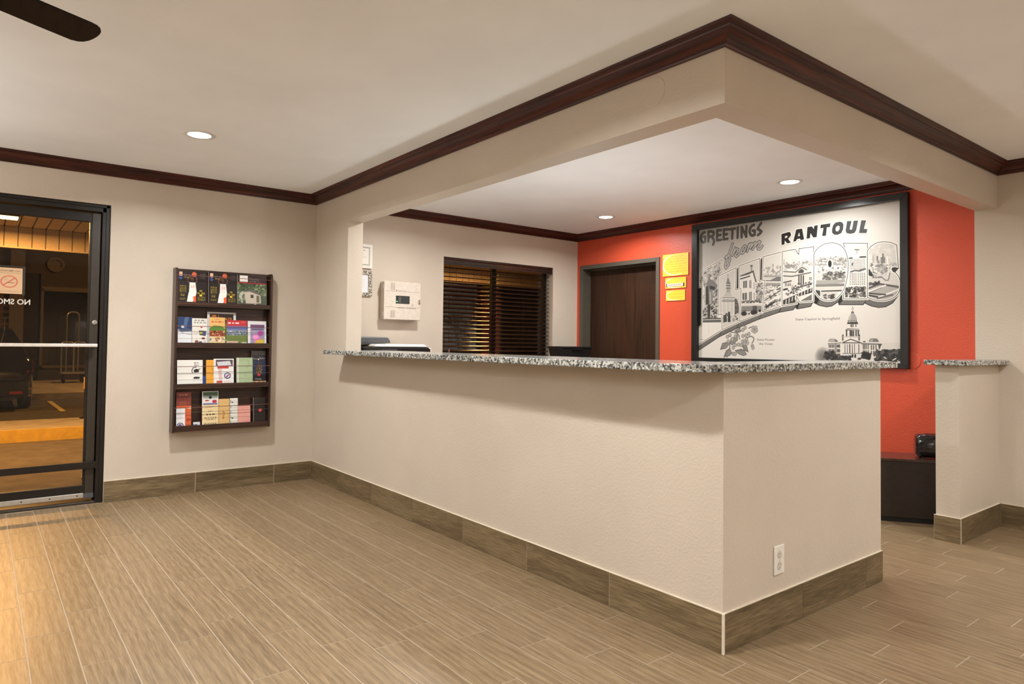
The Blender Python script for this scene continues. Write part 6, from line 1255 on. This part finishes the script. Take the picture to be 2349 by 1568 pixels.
# posts carrying the canopy, out of view, and a thin sign post in view
ps = thing('sign_post', (-5.6, -1.066, .048), 'thin dark metal post on the concrete island', 'post')
MB().tube([(-5.6, -1.066, .048), (-5.6, -1.066, 1.05)], .022, 10).build('pole', M['bronze'], ps)
MB().lathe([(0, 0), (.07, 0), (.07, .012), (.03, .02), (0, .02)], (-5.6, -1.066, .048), 16).build('foot', M['bronze'], ps)
MB().box((-5.575, -1.10, .46), (-5.545, -1.03, .63)).build('reflector', M['yellow'], ps, bevel=.01)
wg = MB().rings([[(-2.10, -1.46, gz), (-1.60, -1.53, gz), (-1.60, -1.20, gz), (-2.10, -1.20, gz)], [(-2.04, -1.38, gz+.13), (-1.72, -1.40, gz+.13), (-1.72, -1.22, gz+.13), (-2.04, -1.22, gz+.13)]]).build('concrete_footing', M['concrete'], at=(-1.85, -1.35, gz), bevel=.02)
tag(wg, 'sloped concrete footing on the drive just outside the door', 'footing')
# parked car, rear towards the lobby
cr = thing('car', (-11, -2.42, gz), 'black car parked across the drive, right tail light glowing in the lamp light', 'car')
X0c = -8.80; yc, hw_ = -2.42, .92
prof_c = [  # x back from the bumper, floor, belt half width, roof height, roof half width
    (0.00, .32, .80, .62, .78), (.06, .26, .88, .86, .80), (.20, .22, .91, .98, .78), (.55, .20, .92, 1.36, .66), (.95, .19, .92, 1.46, .62), (1.9, .19, .92, 1.48, .62), (2.6, .19, .92, 1.40, .62), (3.2, .20, .92, 1.02, .74), (4.0, .22, .90, .90, .74), (4.4, .28, .80, .70, .66)]
rs = []
for xb_, zf, wb_, zr, wr in prof_c:
    zbelt = min(.92, zr-.03)
    ring = []
    for y, z in ((-wb_*.92, zf), (-wb_, zf+.16), (-wb_, zbelt-.12), (-wb_*.97, zbelt), (-wr, zr-.03), (-wr*.85, zr), (wr*.85, zr), (wr, zr-.03), (wb_*.97, zbelt), (wb_, zbelt-.12), (wb_, zf+.16), (wb_*.92, zf)):
        ring.append((X0c-xb_, yc+y, gz+z))
    rs.append(ring)
bd_ = MB().rings(rs).build('body', M['carpaint'], cr, smooth=True)
MB().hexa([(X0c-.30, yc-.66, gz+1.02), (X0c-.30, yc+.66, gz+1.02), (X0c-.31, yc+.66, gz+1.02), (X0c-.31, yc-.66, gz+1.02), (X0c-.525, yc-.58, gz+1.33), (X0c-.525, yc+.58, gz+1.33), (X0c-.54, yc+.58, gz+1.33), (X0c-.54, yc-.58, gz+1.33)]).build('rear_window', M['black_gloss'], cr)
for s_ in (-1, 1):
    MB().hexa([(X0c-.03, yc+s_*.62, gz+.66), (X0c-.02, yc+s_*.84, gz+.66), (X0c-.22, yc+s_*.925, gz+.68), (X0c-.22, yc+s_*.70, gz+.68), (X0c-.09, yc+s_*.68, gz+.84), (X0c-.08, yc+s_*.83, gz+.84), (X0c-.26, yc+s_*.91, gz+.88), (X0c-.26, yc+s_*.70, gz+.88)]).build('tail_light', M['tail'], cr, bevel=.012)
    MB().box((X0c+.005, yc+s_*.58, gz+.30), (X0c+.03, yc+s_*.76, gz+.345)).build('reflector', M['tail'], cr)
    for xx in (-.78, -3.55):
        w_ = MB().lathe([(0, -.10), (.20, -.10), (.31, -.09), (.33, -.05), (.33, .05), (.31, .09), (.20, .10), (0, .10)], (X0c+xx, yc+s_*.82, gz+.33), 22, axis='y').build('wheel', M['tyre'], cr, smooth=False)
        MB().lathe([(.19, 0), (.17, .012), (.05, .014), (0, .016)], (X0c+xx, yc+s_*(.82)+(.10 if s_ > 0 else -.116), gz+.33), 16, axis='y').build('hub_cap', M['alu'], w_)
MB().hexa([(X0c+.00, yc-.84, gz+.24), (X0c+.00, yc+.84, gz+.24), (X0c-.16, yc+.90, gz+.24), (X0c-.16, yc-.90, gz+.24), (X0c+.02, yc-.84, gz+.54), (X0c+.02, yc+.84, gz+.54), (X0c-.16, yc+.91, gz+.56), (X0c-.16, yc-.91, gz+.56)]).build('bumper', M['carpaint'], cr, bevel=.03)
MB().box((X0c+.015, yc-.16, gz+.60), (X0c+.028, yc+.16, gz+.74)).build('number_plate', M['paper'], cr)
MB().tube([(X0c-.62, yc+.5, gz+1.40), (X0c-.45, yc+.5, gz+1.62)], .006, 6).build('antenna', M['alu'], cr)
# dark building beyond the car park; pillar, bricks and cart stand for glass reflections
bu = thing('far_building', (-16.6, 0, 0), 'unlit brown building across the car park', 'building')
MB().box((-17, -14, .0), (-16.6, -2.02, 5)).box((-17, -1.0, .0), (-16.6, 30, 5)).box((-17, -2.02, 2.9), (-16.6, -1.0, 5)).build('wall', M['siding'], bu)
MB().box((-16.62, -1.95, .03), (-16.58, -1.05, 2.9)).build('door', M['bronze'], bu)
MB().box((-16.6, -1.67, .03), (-16.42, -1.36, 4.2)).build('reflected_pillar', M['siding2'], bu)  # stands in for a lobby pillar reflected in the door glass
bk = MB()
for r_ in range(34):
    for c in range(3):
        yb_ = -2.35+c*.23-(.115 if r_ % 2 else 0)
        bk.box((-16.6, yb_, .05+r_*.08), (-16.53, yb_+.215, .122+r_*.08))
o = bk.build('reflected_brick_column', M['brick'], bu); o['kind'] = 'stuff'  # bricks stand in for a lobby column mirrored in the door glass
for y0 in (-.98, .9, 2.8):
    w_ = MB().box((-16.6, y0, .35), (-16.55, y0+.06, 2.5)).box((-16.6, y0+1.5, .35), (-16.55, y0+1.56, 2.5)).box((-16.6, y0, 2.44), (-16.55, y0+1.56, 2.56)).box((-16.6, y0, .35), (-16.55, y0+1.56, .42)).build('window', M['siding2'], bu, at=(-16.6, y0+.7, 1.4))
    MB().box((-16.596, y0+.06, .42), (-16.585, y0+1.5, 2.44)).build('pane', M['black_gloss'], w_)
vt = MB().lathe([(.20, 0), (.20, .06), (.14, .06), (.14, .01), (0, .01)], (-16.6, -.67, 3.17), 24, axis='x').build('round_vent', M['siding2'], bu)
lc = thing('reflected_cart', (-15, -.36, .03), 'steel hoop luggage cart standing in for a reflection in the door glass', 'luggage cart')  # lobby cart mirrored in the door glass, modelled outside instead
MB().box((-15.3, -.62, .26), (-14.7, -.10, .31)).build('platform', M['steel'], lc, bevel=.01)
def hoop(x, y0, y1, zt, r_=.11):
    pts_ = [(x, y0, .3), (x, y0, zt-r_)]+[(x, y0+r_-r_*math.cos(a), zt-r_+r_*math.sin(a)) for a in (.4, .8, 1.2, PI/2)]+[(x, y1-r_+r_*math.sin(a), zt-r_+r_*math.cos(a)) for a in (.4, .8, 1.2)]+[(x, y1, zt-r_), (x, y1, .3)]
    return MB().tube(pts_, .018, 8).build('hoop', M['steel'], lc)
hoop(-15.22, -.49, -.23, 1.85); hoop(-14.8, -.63, -.37, 1.07, .07); hoop(-14.8, -.36, -.11, 1.07, .07)
for x in (-15.2, -14.8):
    for y in (-.56, -.16): MB().lathe([(0, -.02), (.09, -.02), (.10, 0), (.09, .02), (0, .02)], (x, y, .13), 14, axis='y').tube([(x, y, .13), (x, y, .27)], .014, 6).build('caster', M['tyre'], lc)
